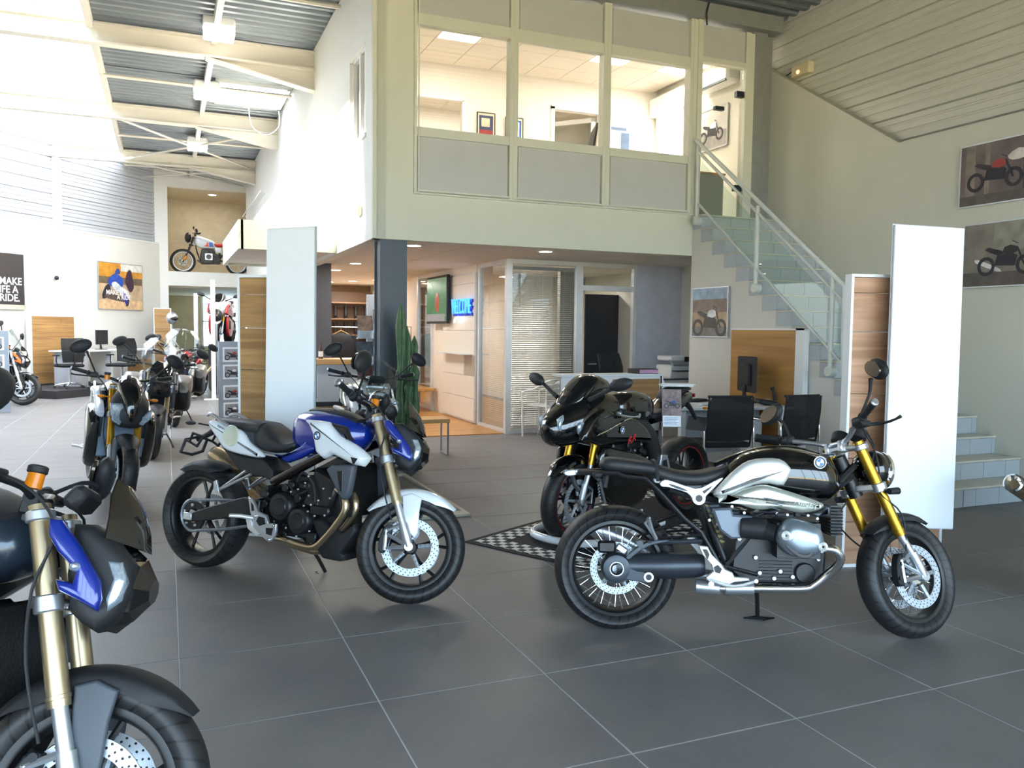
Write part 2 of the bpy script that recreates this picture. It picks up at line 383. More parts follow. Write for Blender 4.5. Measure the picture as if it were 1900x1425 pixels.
# ---- floor: grout bed, 300 nearest tiles as pieces, the rest in one mesh
fl = struct('floor', G().b2((-14, -9, -.12), (7.6, 26, -.0015)), grout)
T = .75; tiles = []
for i in range(-14, 11):
    for j in range(-12, 27):
        x0, x1, y0, y1 = i*T, min((i+1)*T, 7.6), j*T, (j+1)*T; cx, cy = (x0+x1)/2, (y0+y1)/2
        if x1-x0 < .05 or y0 > 25: continue
        d = Vector((cx+.03, cy+5.5, 0)); dep = d.dot(Vector((.385, .92, 0))); lat = d.dot(Vector((.92, -.385, 0)))
        vis = dep > .5 and abs(lat) < .70*dep+.8 and dep > 2.0 and not (x1 > 4.58 and cy > 5.72)
        tiles.append((dep if vis else 1e3+dep, x0, y0, x1, y1))
tiles.sort(); tme = mesh('tile', G().box((0, 0, -.006), (T-.006, T-.006, .012), bev=.0015), tilem); rest = G()
for n_, (d, x0, y0, x1, y1) in enumerate(tiles):
    if d < 1e3 and n_ < 290 and x1-x0 > .74:
        o = obj('floor_tile', tme, None, fl); o.location = ((x0+x1)/2, (y0+y1)/2, 0)
    else: rest.b2((x0+.0035, y0+.0035, -.012), (x1-.0035, y1-.0035, 0))
obj('floor_tiles_beyond', rest, tilem, fl, kind='stuff')
wf = struct('floor_wood', G().b2((2.55, 5.72, 0), (4.56, 14.5, .006)), MATS['oak_floor'])
for i in range(9):
    obj('floor_board', G().b2((2.555, 5.725+i*.16, .006), (4.555, 5.725+i*.16+.157, .012), bev=.0015), MATS['oak_floor'], wf)
obj('floor_boards_beyond', G().b2((2.555, 7.165, .006), (4.555, 14.48, .012)), MATS['oak_floor'], wf, kind='stuff')
# ---- right wall: white lining with its raked top, steel siding above
poly = [(-9, 0), (26, 0), (26, 5.7), (4.02, 5.7), (4.02, 5.27), (1.53, 3.67), (-9, 3.67)]
struct('wall_right', G().plate(poly, 7.57, 7.70, 0, ax='x'), mat('lining_paint', 'd3d2c4', .7, noise=.015, ns=2))
struct('wall_right_outer', G().b2((7.80, -9, 0), (7.95, 4.1, 6.6)), wallm)
prof = [(7.80, 0), (7.735, .004), (7.72, .012), (7.72, .085), (7.735, .093), (7.735, .107), (7.72, .115), (7.72, .18), (7.735, .19), (7.735, .205), (7.72, .212), (7.72, .27), (7.80, .278)]
pm = mesh('siding', G().plate([(a, b) for a, b in prof], -9, 4.05, 0), sidm)
sw = struct('siding_right', G().b2((7.79, -9, 3.45), (7.80, 4.05, 6.55)), sidm)
for i in range(11): obj('siding_panel', pm, None, sw).location = (0, 0, 3.45+.28*i)
# ---- oblique left wall in its own frame: x runs from the far corner towards the camera, y into the hall
LM = frame3((-.16, 19, 0), (-.629, -.777, 0), (.777, -.629, 0), (0, 0, 1))
lw = struct('wall_left', G().b2((-.3, -.2, 0), (14, 0, 3.76)), wallm); lw.matrix_world = LM
prof2 = [(-.16, 0), (-.10, .004), (-.085, .012), (-.085, .085), (-.10, .093), (-.10, .107), (-.085, .115), (-.085, .18), (-.10, .19), (-.10, .205), (-.085, .212), (-.085, .27), (-.16, .278)]
pm2 = mesh('siding', G().plate(prof2, 0, 14, 0), mat('pale_siding', 'b2b6bd', .45, .1, noise=.02)); pm2.transform(Matrix(((0, 1, 0, 0), (1, 0, 0, 0), (0, 0, 1, 0), (0, 0, 0, 1))))
sl = struct('siding_left', G().b2((-.2, -.2, 3.70), (14, -.155, 5.9)), sidm); sl.matrix_world = LM
for i in range(8): obj('siding_panel', pm2, None, sl).location = (0, 0, 3.70+.278*i)
o = struct('trim_1', G().b2((3.30, -.08, 3.76), (3.46, .03, 5.72)).b2((3.36, 0, 0.2), (3.40, .012, 3.76)).b2((0, -.09, 3.74), (14, .012, 3.78)), whitem); o.matrix_world = LM
o = struct('wall_left_near', G().b2((-8.1, -9, 0), (-7.9, 9.6, 5.7)), wallm)
# ---- end wall with the niche above and the opening below
g = G().b2((-.4, 19, 0), (.055, 19.2, 5.95)).b2((.055, 19, 5.30), (2.3, 19.2, 5.95)).b2((.055, 19, 2.64), (3.6, 19.2, 3.03))
struct('wall_end', g, wallm)
struct('niche_shell', G().b2((.0, 19.2, 2.90), (3.6, 21.4, 3.03)).b2((0, 21.4, 3.0), (3.6, 21.5, 5.4)).b2((-.05, 19.2, 3.0), (.055, 21.5, 5.4)).b2((0, 19.2, 5.30), (3.6, 21.5, 5.4)).b2((3.5, 19.2, 3.0), (3.6, 21.5, 5.4)), mat('niche_beige', 'cfc4aa', .7))
struct('passage_shell', G().b2((-.05, 19.2, 0), (.055, 26, 2.7)).b2((2.9, 19.2, 0), (3.0, 26, 2.7)).b2((0, 19.2, 2.60), (3.0, 26, 2.64)).b2((0, 25.9, 0), (1.15, 26, 2.64)).b2((1.15, 25.9, 0), (2.9, 26, .85)), mat('niche_beige', 'cfc4aa'))
struct('window_1', G().b2((1.15, 25.9, .85), (1.21, 25.96, 2.6)).b2((1.95, 25.9, .85), (2.01, 25.96, 2.6)).b2((1.15, 25.9, 1.7), (2.9, 25.96, 1.75)), whitem)
obj('pane', G().b2((1.15, 25.97, .85), (2.9, 25.98, 2.6)), clear, bpy.data.objects['window_1'])
# ---- glazed front behind the camera and the ground outside
fr = G().b2((-8, -9.1, 3.9), (7.8, -8.9, 4.2)).b2((-8, -9.1, 0), (7.8, -8.9, .12))
for i in range(12): fr.b2((-8+i*1.42, -9.06, 0), (-7.93+i*1.42, -8.94, 4))
wn = struct('window_2', fr, mat('window_frame_dark', '2a2d31', .4))
obj('pane', G().b2((-8, -9.01, .1), (7.8, -9.0, 3.95)), clear, wn)
struct('wall_front', G().b2((-8, -9.1, 4.15), (7.95, -8.9, 6.6)), wallm)
struct('ground', G().b2((-60, -80, -.2), (60, -9.1, -.1)), mat('paving_outside', 'c2ae8c', .9))
# ---- roof: steel deck with the long rooflight
def deck(x0, x1, y0, y1, z=5.72, p=.20):
    g = G(); n = int((y1-y0)/p); pr_ = []
    for i in range(n):
        a = y0+i*p; pr_ += [(a, z), (a+.07, z), (a+.10, z+.055), (a+.17, z+.055)]
    pr_.append((y0+n*p, z)); top = [(y, zz+.006) for y, zz in pr_[::-1]]
    return g.plate(pr_+top, x0, x1, 0, ax='x')
for nm, a in (('ceiling', (-.93, 2.09, 4.4, 9.65)), ('ceiling_far', (-.93, 2.3, 11.05, 19.0)), ('ceiling_left', (-8, -5.45, -9, 19.5)), ('ceiling_front', (-5.45, 8, -9, 4.4)), ('ceiling_right', (2.09, 8, 4.4, 5.0)), ('ceiling_strip', (-.93, .82, 9.65, 11.05)), ('ceiling_strip_two', (2.02, 2.3, 9.65, 11.05))):
    struct(nm, deck(*a), deckm, None)
struct('roof_cover', G().b2((-8.2, -9.2, 5.80), (8.2, 4.4, 5.9)).b2((-8.2, 4.4, 5.8), (-5.45, 20, 5.9)).b2((-.93, 4.4, 5.8), (8.2, 9.65, 5.9)).b2((-.93, 11.05, 5.8), (8.2, 26, 5.9)).b2((2.02, 9.65, 5.8), (8.2, 11.05, 5.9)).b2((-.93, 9.65, 5.8), (.82, 11.05, 5.9)), deckm)
rl = G()
for i in range(12): rl.b2((-5.45, 4.4+i*1.3, 5.70), (-.93, 4.45+i*1.3, 5.76))
rl.b2((-.98, 4.4, 5.66), (-.90, 19, 5.80)); rl.b2((-5.5, 4.4, 5.66), (-5.4, 19, 5.80)); rl.b2((-3.2, 4.4, 5.68), (-3.15, 19, 5.76))
rf = struct('rooflight', rl, whitem)
obj('pane', G().b2((-5.45, 4.4, 5.77), (-.93, 19, 5.78)), glass('rooflight_sheet', (1, 1, 1), .93, .02), rf)
r2 = struct('rooflight_small', G().b2((.80, 9.62, 5.66), (.86, 11.08, 5.8)).b2((1.98, 9.62, 5.66), (2.04, 11.08, 5.8)).b2((.8, 9.62, 5.66), (2.04, 9.68, 5.8)).b2((.8, 11.02, 5.66), (2.04, 11.08, 5.8)), whitem)
obj('pane', G().b2((.86, 9.66, 5.78), (2.0, 11.04, 5.79)), MATS['rooflight_sheet'], r2)
def ibeam(name, y, haunch=True):
    g = G().b2((-8, y-.09, 5.64), (2.09, y+.09, 5.665)).b2((-8, y-.09, 5.38), (2.09, y+.09, 5.405)).b2((-8, y-.008, 5.40), (2.09, y+.008, 5.65))
    if haunch: g.plate([(.55, 5.385), (2.09, 5.10), (2.09, 5.385)], y-.01, y+.01, 0).plate([(.55, 5.385), (2.09, 5.10), (2.09, 5.08), (.55, 5.365)], y-.09, y+.09, 0)
    return struct(name, g, beamm)
for i, y in enumerate((3.0, 7.45, 11.9, 16.35)): ibeam('beam', y)
g = G()
for x in (-.93, .66):
    for y0, y1 in ((2, 2.9), (3.1, 7.35), (7.55, 11.8), (12.0, 16.25), (16.45, 19)): g.b2((x-.04, y0, 5.56), (x+.04, y1, 5.70))
struct('purlin', g, beamm)
g = G()
for y in (5.2, 9.6, 14.1, 17.6): g.tube([(-.93, y, 5.55), (2.05, y, 5.55)], .03, 6)
g.tube([(-.9, 12.0, 5.45), (2.0, 16.3, 5.45)], .025, 6).tube([(2.0, 12.0, 5.45), (-.9, 16.3, 5.45)], .025, 6).tube([(-.9, 16.4, 5.45), (2.0, 18.9, 5.45)], .025, 6).tube([(2.0, 16.4, 5.45), (-.9, 18.9, 5.45)], .025, 6)
struct('roof_brace', g, beamm)
# ---- mezzanine block
g = G()
WY = [(3.97, 4.83)]
g.b2((2.09, 3.6, 2.52), (2.24, 3.97, 5.72)).b2((2.09, 4.83, 2.52), (2.24, 19.0, 5.72)).b2((2.09, 3.97, 2.52), (2.24, 4.83, 3.76)).b2((2.09, 3.97, 4.76), (2.24, 4.83, 5.72))
struct('wall_mezzanine_side', g, wallm)
g = G().b2((2.13, 3.95, 3.74), (2.20, 4.0, 4.78)).b2((2.13, 4.80, 3.74), (2.20, 4.85, 4.78)).b2((2.13, 3.95, 3.74), (2.20, 4.85, 3.79)).b2((2.13, 3.95, 4.73), (2.20, 4.85, 4.78)).b2((2.12, 4.37, 3.76), (2.19, 4.43, 4.76)).b2((2.13, 4.15, 3.79), (2.17, 4.19, 4.73)).b2((2.07, 3.93, 3.70), (2.13, 4.87, 3.74))
wn = struct('window_3', g, whitem); obj('pane', G().b2((2.175, 4.0, 3.79), (2.18, 4.8, 4.73)), glass('office_glass', (.9, .95, .95), .6, .3), wn)
struct('wall_mezzanine_pier', G().b2((2.075, 3.55, 2.52), (2.12, 3.62, 5.72)).b2((2.12, 3.6, 2.52), (2.55, 3.75, 5.72)), mezz)
struct('wall_mezzanine_fascia', G().b2((2.55, 3.62, 2.52), (6.32, 3.75, 3.06)).b2((2.55, 3.58, 3.04), (6.32, 3.75, 3.07)), mezz)
struct('mezzanine_slab', G().b2((2.24, 3.7, 2.80), (7.57, 19.0, 3.03)).b2((6.30, 3.55, 2.86), (7.57, 3.72, 3.04)), mat('slab_paint', 'd9d2c4', .7))
part = G(); P = [(2.56, 3.70), (3.80, 4.93), (5.04, 6.18)]
for x in (2.55, 3.70, 4.93, 6.18):
    part.b2((x, 3.57, 3.06), (x+.10 if x > 2.6 else x+.03, 3.70, 5.50)); part.b2((x+.042, 3.565, 3.06), (x+.058, 3.57, 5.5))
part.b2((6.28, 3.55, 3.03), (6.35, 3.72, 5.5)).b2((7.05, 3.58, 3.03), (7.13, 3.70, 5.46)).b2((6.35, 3.58, 5.0), (7.05, 3.70, 5.06)).b2((7.13, 3.6, 3.03), (7.20, 3.7, 5.46))
for a, b in P: part.b2((a, 3.58, 3.68), (b, 3.70, 3.78)).b2((a, 3.58, 4.90), (b, 3.70, 5.02)).b2((a, 3.58, 3.06), (b, 3.70, 3.09))
pt_ = struct('wall_partition', part, mezz)
for a, b in P:
    obj('partition_panel', G().b2((a+.02, 3.60, 3.09), (b-.01, 3.66, 3.68), bev=.004), panm, pt_)
    obj('partition_panel', G().b2((a+.02, 3.60, 5.02), (b-.01, 3.66, 5.46), bev=.004), panm, pt_)
    obj('pane', G().b2((a, 3.63, 3.78), (b, 3.64, 4.90)), glass('partition_glass', (1, .99, .97), .93, .10), pt_)
obj('partition_panel', G().b2((6.36, 3.60, 5.06), (7.04, 3.66, 5.46), bev=.004), panm, pt_)
d1 = struct('door_1', G().b2((6.36, 3.625, 3.06), (7.04, 3.635, 4.99)), glass('door_glass', (.98, .97, .93), .93, .08))
for z in (3.40, 4.62): obj('hinge', G().b2((6.93, 3.60, z), (7.05, 3.66, z+.08), bev=.004), dgrey, d1)
obj('door_pull', G().b2((6.60, 3.60, 4.42), (6.74, 3.66, 4.47), bev=.004), dgrey, d1)
struct('beam_front', G().b2((2.1, 3.5, 5.50), (7.57, 3.8, 5.70)), mat('grey_steel_paint', '8b8f8c', .5))
struct('column_right', G().b2((7.20, 3.62, 3.03), (7.42, 3.66, 5.6)).b2((7.20, 3.84, 3.03), (7.42, 3.88, 5.6)).b2((7.30, 3.62, 3.03), (7.32, 3.88, 5.6)).b2((7.42, 3.70, 3.0), (7.57, 3.80, 5.7)).tube([(7.60, 3.95, 5.15), (7.60, 3.95, 5.7)], .012, 6), mat('grey_steel_paint', '8b8f8c'))
# upstairs office
off = mat('office_wall', 'f1ece2', .7, noise=.01)
g = G().b2((2.24, 6.55, 3.03), (2.9, 6.65, 5.6)).b2((2.9, 6.55, 4.97), (4.15, 6.65, 5.6)).b2((4.15, 6.55, 3.03), (5.66, 6.65, 5.6)).b2((5.66, 6.55, 5.02), (6.5, 6.65, 5.6)).b2((6.5, 6.55, 3.03), (7.57, 6.65, 5.6))
struct('wall_office_back', g, off)
struct('wall_office_beyond', G().b2((2.24, 9.0, 3.03), (7.57, 9.1, 5.6)), off)
struct('trim_2', G().b2((2.95, 6.53, 4.96), (4.17, 6.56, 4.99)).b2((4.14, 6.53, 3.1), (4.17, 6.56, 4.97)).b2((5.62, 6.52, 3.03), (5.68, 6.56, 5.06)).b2((6.48, 6.52, 3.03), (6.54, 6.56, 5.06)).b2((5.62, 6.52, 5.02), (6.54, 6.56, 5.08)), whitem)
d2 = struct('door_2', G().b2((0, -.02, 0), (.07, .02, 1.95)).b2((.73, -.02, 0), (.80, .02, 1.95)).b2((0, -.02, 1.88), (.8, .02, 1.95)).b2((0, -.02, 0), (.8, .02, .3)), whitem); d2.matrix_world = frame3((6.48, 6.66, 3.05), Vector((-.65, .76, 0)), Vector((-.76, -.65, 0)), (0, 0, 1))
obj('pane', G().b2((.07, -.004, .3), (.73, .004, 1.88)), clear, d2)
uc = struct('ceiling_office', G().b2((2.24, 3.7, 5.50), (7.57, 9.1, 5.56)), mat('ceiling_grid_office', 'a89c8c', .8))  # darker grid colour showing between the ceiling tiles
ct = mesh('ceiling_tile', G().box((0, 0, 0), (.574, .512, .016), bev=.003), ceilm); ctl = mesh('office_ceiling_tile', G().box((0, 0, 0), (.574, .512, .016), bev=.003), mat('office_ceiling_tile', 'e9dfcf', .8, noise=.01))
LIT = {(2, 2), (6, 2), (8, 2)}
for i in range(9):
    for j in range(10):
        x0, y0 = 2.245+i*.582, 3.99+(j-0)*.52-.0
        if (i, j) in LIT: continue
        obj('ceiling_tile', ctl, None, uc).location = (x0+.291, y0+.26, 5.494)
for k, (i, j) in enumerate(((2, 2), (6, 2), (8, 2))):
    x, y = 2.245+i*.582+.291, 3.99+j*.52+.26
    t = thing('ceiling_light', ('square ceiling light panel behind the left partition window upstairs', 'square ceiling light panel seen over the third partition window upstairs', 'square ceiling light panel nearest the office outer wall')[k], 'ceiling light', (x, y, 5.49), group='office ceiling lights')
    obj('frame', G().box((0, 0, .002), (.57, .51, .014), bev=.002), whitem, t); obj('diffuser', G().box((0, 0, -.008), (.53, .47, .008)), lamp_on, t)
# lower ceiling under the mezzanine
lc = struct('ceiling_low', G().b2((2.24, 3.75, 2.585), (7.57, 19.0, 2.80)).b2((.91, 5.77, 2.585), (2.24, 8.79, 2.85)), mat('ceiling_grid_low', '8a7f72', .8))
ct2 = mesh('low_ceiling_tile', G().box((0, 0, 0), (1.185, .585, .02), bev=.003), ceilm)
rest = G()
for i in range(5):
    for j in range(24):
        x, y = 2.25+i*1.2+.6, 3.77+j*.6+.3
        if x+.6 > 7.57:
            rest.b2((x-.595, y-.295, 2.565), (7.56, y+.295, 2.585)); continue
        if j < 14: obj('low_ceiling_tile', ct2, None, lc).location = (x, y, 2.575)
        else: rest.box((x, y, 2.575), (1.19, .59, .02))
for j in range(5): rest.box((1.56, 6.05+j*.6, 2.575), (1.34, .59, .02))
obj('ceiling_tiles_beyond', rest, ceilm, lc, kind='stuff')
struct('walkway', G().b2((.87, 5.70, 2.53), (2.09, 5.76, 2.90)).b2((.84, 5.70, 2.53), (.90, 8.85, 2.90)).b2((.87, 5.76, 2.86), (2.09, 8.85, 2.90)).b2((.84, 8.80, 2.53), (2.09, 8.86, 2.90)), mezz)
g = G()
g.tube([(1.98, 14.0, 4.60), (1.98, 18.9, 4.60)], .012, 8)
for y in (14.2, 16.4, 18.6): g.tube([(1.98, y, 4.60), (2.09, y, 4.54)], .008, 6)
tag(obj('wall_handrail', g, whitem), 'thin white handrail fixed along the mezzanine side wall above the walkway', 'handrail')
# steel column under the mezzanine corner
c = struct('steel_column', G().b2((2.18, 3.64, 0), (2.49, 3.665, 2.55)).b2((2.18, 3.90, 0), (2.49, 3.925, 2.55)).b2((2.20, 3.66, 0), (2.46, 3.91, 2.55)), colm)
# stair: treads and tiled risers climbing away from the camera
XS, XR = 6.30, 7.57; ys = [-.36, -.08, .19]+[.19+.213*i for i in range(1, 7)]+[1.468+.243*i for i in range(1, 9)]
RZ = 3.03/17; riser = mat('stair_tile', 'b3bbc0', .45, noise=.03); tread = mat('stair_tread', 'cfccbd', .5)
st = G()
for i, y in enumerate(ys):
    yb = ys[i+1] if i+1 < len(ys) else 3.6
    st.b2((XS+.01, y+.012, 0 if i < 3 else (i-2)*RZ*.9), (XR, yb+.02, (i+1)*RZ-.02))
stair = struct('stair', st, grout)
for i, y in enumerate(ys):
    yb = ys[i+1] if i+1 < len(ys) else 3.6
    obj('tread', G().b2((XS, y-.008, (i+1)*RZ-.02), (XR, yb+.012, (i+1)*RZ), bev=.003), tread, stair)
    x = XS if i > 2 else 6.47; w0 = .30 if i % 2 else .15
    while x < XR-.01:
        x1 = min(XR, x+w0); w0 = .30
        obj('riser_tile', G().b2((x+.002, y, i*RZ+.003), (x1-.002, y+.012, (i+1)*RZ-.023), bev=.0015), riser, stair); x = x1
    obj('string_tile', G().plate([(y+.002, i*RZ), (yb+.0, i*RZ), (yb, (i+1)*RZ-.022), (y+.002, (i+1)*RZ-.022)], XS-.012, XS+.005, .001, ax='x'), riser, stair)
poly = [(-.36, 0)]
for i, y in enumerate(ys): poly += [(y, i*RZ), (ys[i+1] if i+1 < len(ys) else 3.6, i*RZ)]
poly += [(3.62, 2.55), (3.62, 0)]
struct('wall_stair_side', G().plate(poly[1:], XS, XS+.06, 0, ax='x').b2((XS, 3.5, 2.5), (XS+.06, 3.62, 3.04)), mat('stair_wall_paint', 'dcd9d0', .7, noise=.01))
wht = mat('white_rail_paint', 'd5d9d2', .35)
sr = thing('stair_railing', 'white tube stair railing with glass infill panels beside the tiled staircase', 'railing')
XR_ = XS-.06
hz0, hz1 = (3.50, 3.97), (.90, 2.0)
obj('handrail', G().tube([(XR_, hz0[0], hz0[1]), (XR_, hz1[0], hz1[1]), (XR_, .88, 1.10)], .024, 12), wht, sr)
obj('mid_rail', G().tube([(XR_, 3.45, 3.82), (XR_, .90, 1.85)], .018, 10), wht, sr)
obj('bottom_rail', G().tube([(XR_, 3.42, 3.16), (XR_, .88, 1.22)], .016, 8), wht, sr)
for y, z0, z1 in ((3.45, 2.95, 3.88), (2.26, 2.04, 2.98), (1.06, 1.14, 2.12)):
    p = obj('rail_post', G().tube([(XR_, y, z0), (XR_, y, z1)], .024, 12), wht, sr)
    obj('post_flange', G().cyl((XR_-.03, y, z0), (XS-.005, y, z0), .055, 20, bev=.006), wht, p)
for (ya, yb) in ((3.38, 2.32), (2.20, 1.12), (1.02, .90)):
    f = lambda y: .770*(y-.94)+1.25
    obj('glass_infill', G().plate([(ya, f(ya)+.02), (yb, f(yb)+.02), (yb, f(yb)+.52), (ya, f(ya)+.56)], XR_-.004, XR_+.004, 0, ax='x'), glass('stair_glass', (.90, .97, .94), .96, .07), sr)
# glazed ground-floor office
fm = mat('white_aluminium', 'dde0e2', .35, .2)
g = G(); X0, Y0 = 4.58, 5.72
for x0, x1 in ((4.55, 4.64), (5.69, 5.80), (6.68, 6.74)): g.b2((x0, Y0-.03, 0), (x1, Y0+.05, 2.58))
g.b2((4.58, Y0-.02, .0), (5.7, Y0+.04, .06)).b2((4.58, Y0-.02, 2.50), (6.7, Y0+.04, 2.58)).b2((5.75, Y0-.02, 2.14), (6.7, Y0+.04, 2.22)).b2((5.75, Y0-.02, 0), (5.80, Y0+.04, 2.14))
for y in (6.83, 9.38, 10.3): g.b2((4.55, y, 0), (4.62, y+.07, 2.58))
g.b2((4.56, Y0, .0), (4.61, 6.9, .06)).b2((4.56, Y0, 2.50), (4.61, 6.9, 2.58)).b2((4.56, 9.4, 0), (4.61, 10.35, .08)).b2((4.56, 9.4, 2.5), (4.61, 10.35, 2.58))
pw = struct('wall_office_glazing', g, fm)
gg = glass('office_pane', (.93, .95, .94), .9, .22)
for a, b in (((4.66, Y0, .06), (5.69, Y0+.008, 2.50)), ((5.80, Y0, 2.22), (6.68, Y0+.008, 2.50)), ((4.58, Y0+.06, .06), (4.588, 6.83, 2.5)), ((4.58, 9.45, .08), (4.588, 10.3, 2.5))): obj('pane', G().b2(a, b), gg, pw)
struct('wall_office_side', G().b2((4.73, 6.9, 0), (4.80, 9.4, 2.58)).b2((4.52, 6.9, 2.45), (4.8, 9.4, 2.58)).b2((4.60, 8.62, 0), (4.73, 9.4, 2.58)).b2((4.60, 10.37, 0), (4.72, 17, 2.58)), wallw)
struct('wall_recess', G().b2((6.74, Y0-.02, 0), (7.57, Y0+.08, 2.58)), mat('lavender_paint', 'c3c8d6', .7))
slat = G(); sm = mat('blind_slat', 'e6e7e4', .4, .1)
bl = thing('venetian_blind', 'silver venetian blind behind the wide front pane of the glazed office', 'blind', (0, 0, 0))
for i in range(72): slat.box((5.17, Y0+.07, .12+i*.0315), (1.0, .020, .0018), R=Matrix.Rotation(.35, 3, 'X'))
obj('slats', slat, sm, bl, kind='stuff'); obj('head_rail', G().b2((4.66, Y0+.05, 2.42), (5.68, Y0+.09, 2.47)), fm, bl)
g = G()
for x in (4.82, 5.17, 5.52): g.b2((x-.003, Y0+.055, .1), (x+.003, Y0+.058, 2.42))
obj('ladder_cords', g, whitem, bl)
for k, (y0, y1) in enumerate(((5.80, 6.80), (9.46, 10.28))):
    b2_ = thing('venetian_blind', ('silver venetian blind in the narrow side pane at the office corner', 'silver venetian blind in the pane left of the wall screen')[k], 'blind'); slat = G()
    for i in range(60): slat.box((4.66, (y0+y1)/2, .14+i*.030), (.020, y1-y0, .0018), R=Matrix.Rotation(-.35, 3, 'Y'))
    obj('slats', slat, sm, b2_, kind='stuff'); obj('head_rail', G().b2((4.64, y0, 1.95), (4.68, y1, 1.98)), fm, b2_)
struct('wall_office_rear', G().b2((4.72, 9.0, 0), (7.57, 9.1, 2.58)), mat('office_rear_paint', 'b9b5aa', .7))
d3 = struct('door_3', G().b2((6.20, 6.35, 0), (6.80, 6.40, 2.12)), mat('door_black', '24262a', .35))
obj('door_handle', G().cyl((6.25, 6.34, 1.0), (6.25, 6.28, 1.0), .012, 10).tube([(6.25, 6.28, 1.0), (6.37, 6.28, 1.0)], .010, 8), silver, d3)
struct('trim_3', G().b2((6.80, 5.8, 0), (6.88, 6.4, 2.2)).b2((5.81, 6.5, 0), (6.15, 6.6, 2.5)), mat('office_rear_paint', 'b9b5aa'))
# shop behind: dark end wall and back wall with boot shelves
struct('wall_shop_dark', G().b2((2.09, 8.0, 0), (2.44, 8.15, 2.585)), mat('charcoal_paint', '4a4a4e', .6))
struct('wall_shop_back', G().b2((2.3, 14.6, 0), (4.7, 14.7, 2.6)), mat('shop_oak', '8c6a45', .6))
struct('wall_shop_left', G().b2((2.09, 8.15, 0), (2.24, 19, 2.52)), wallw)
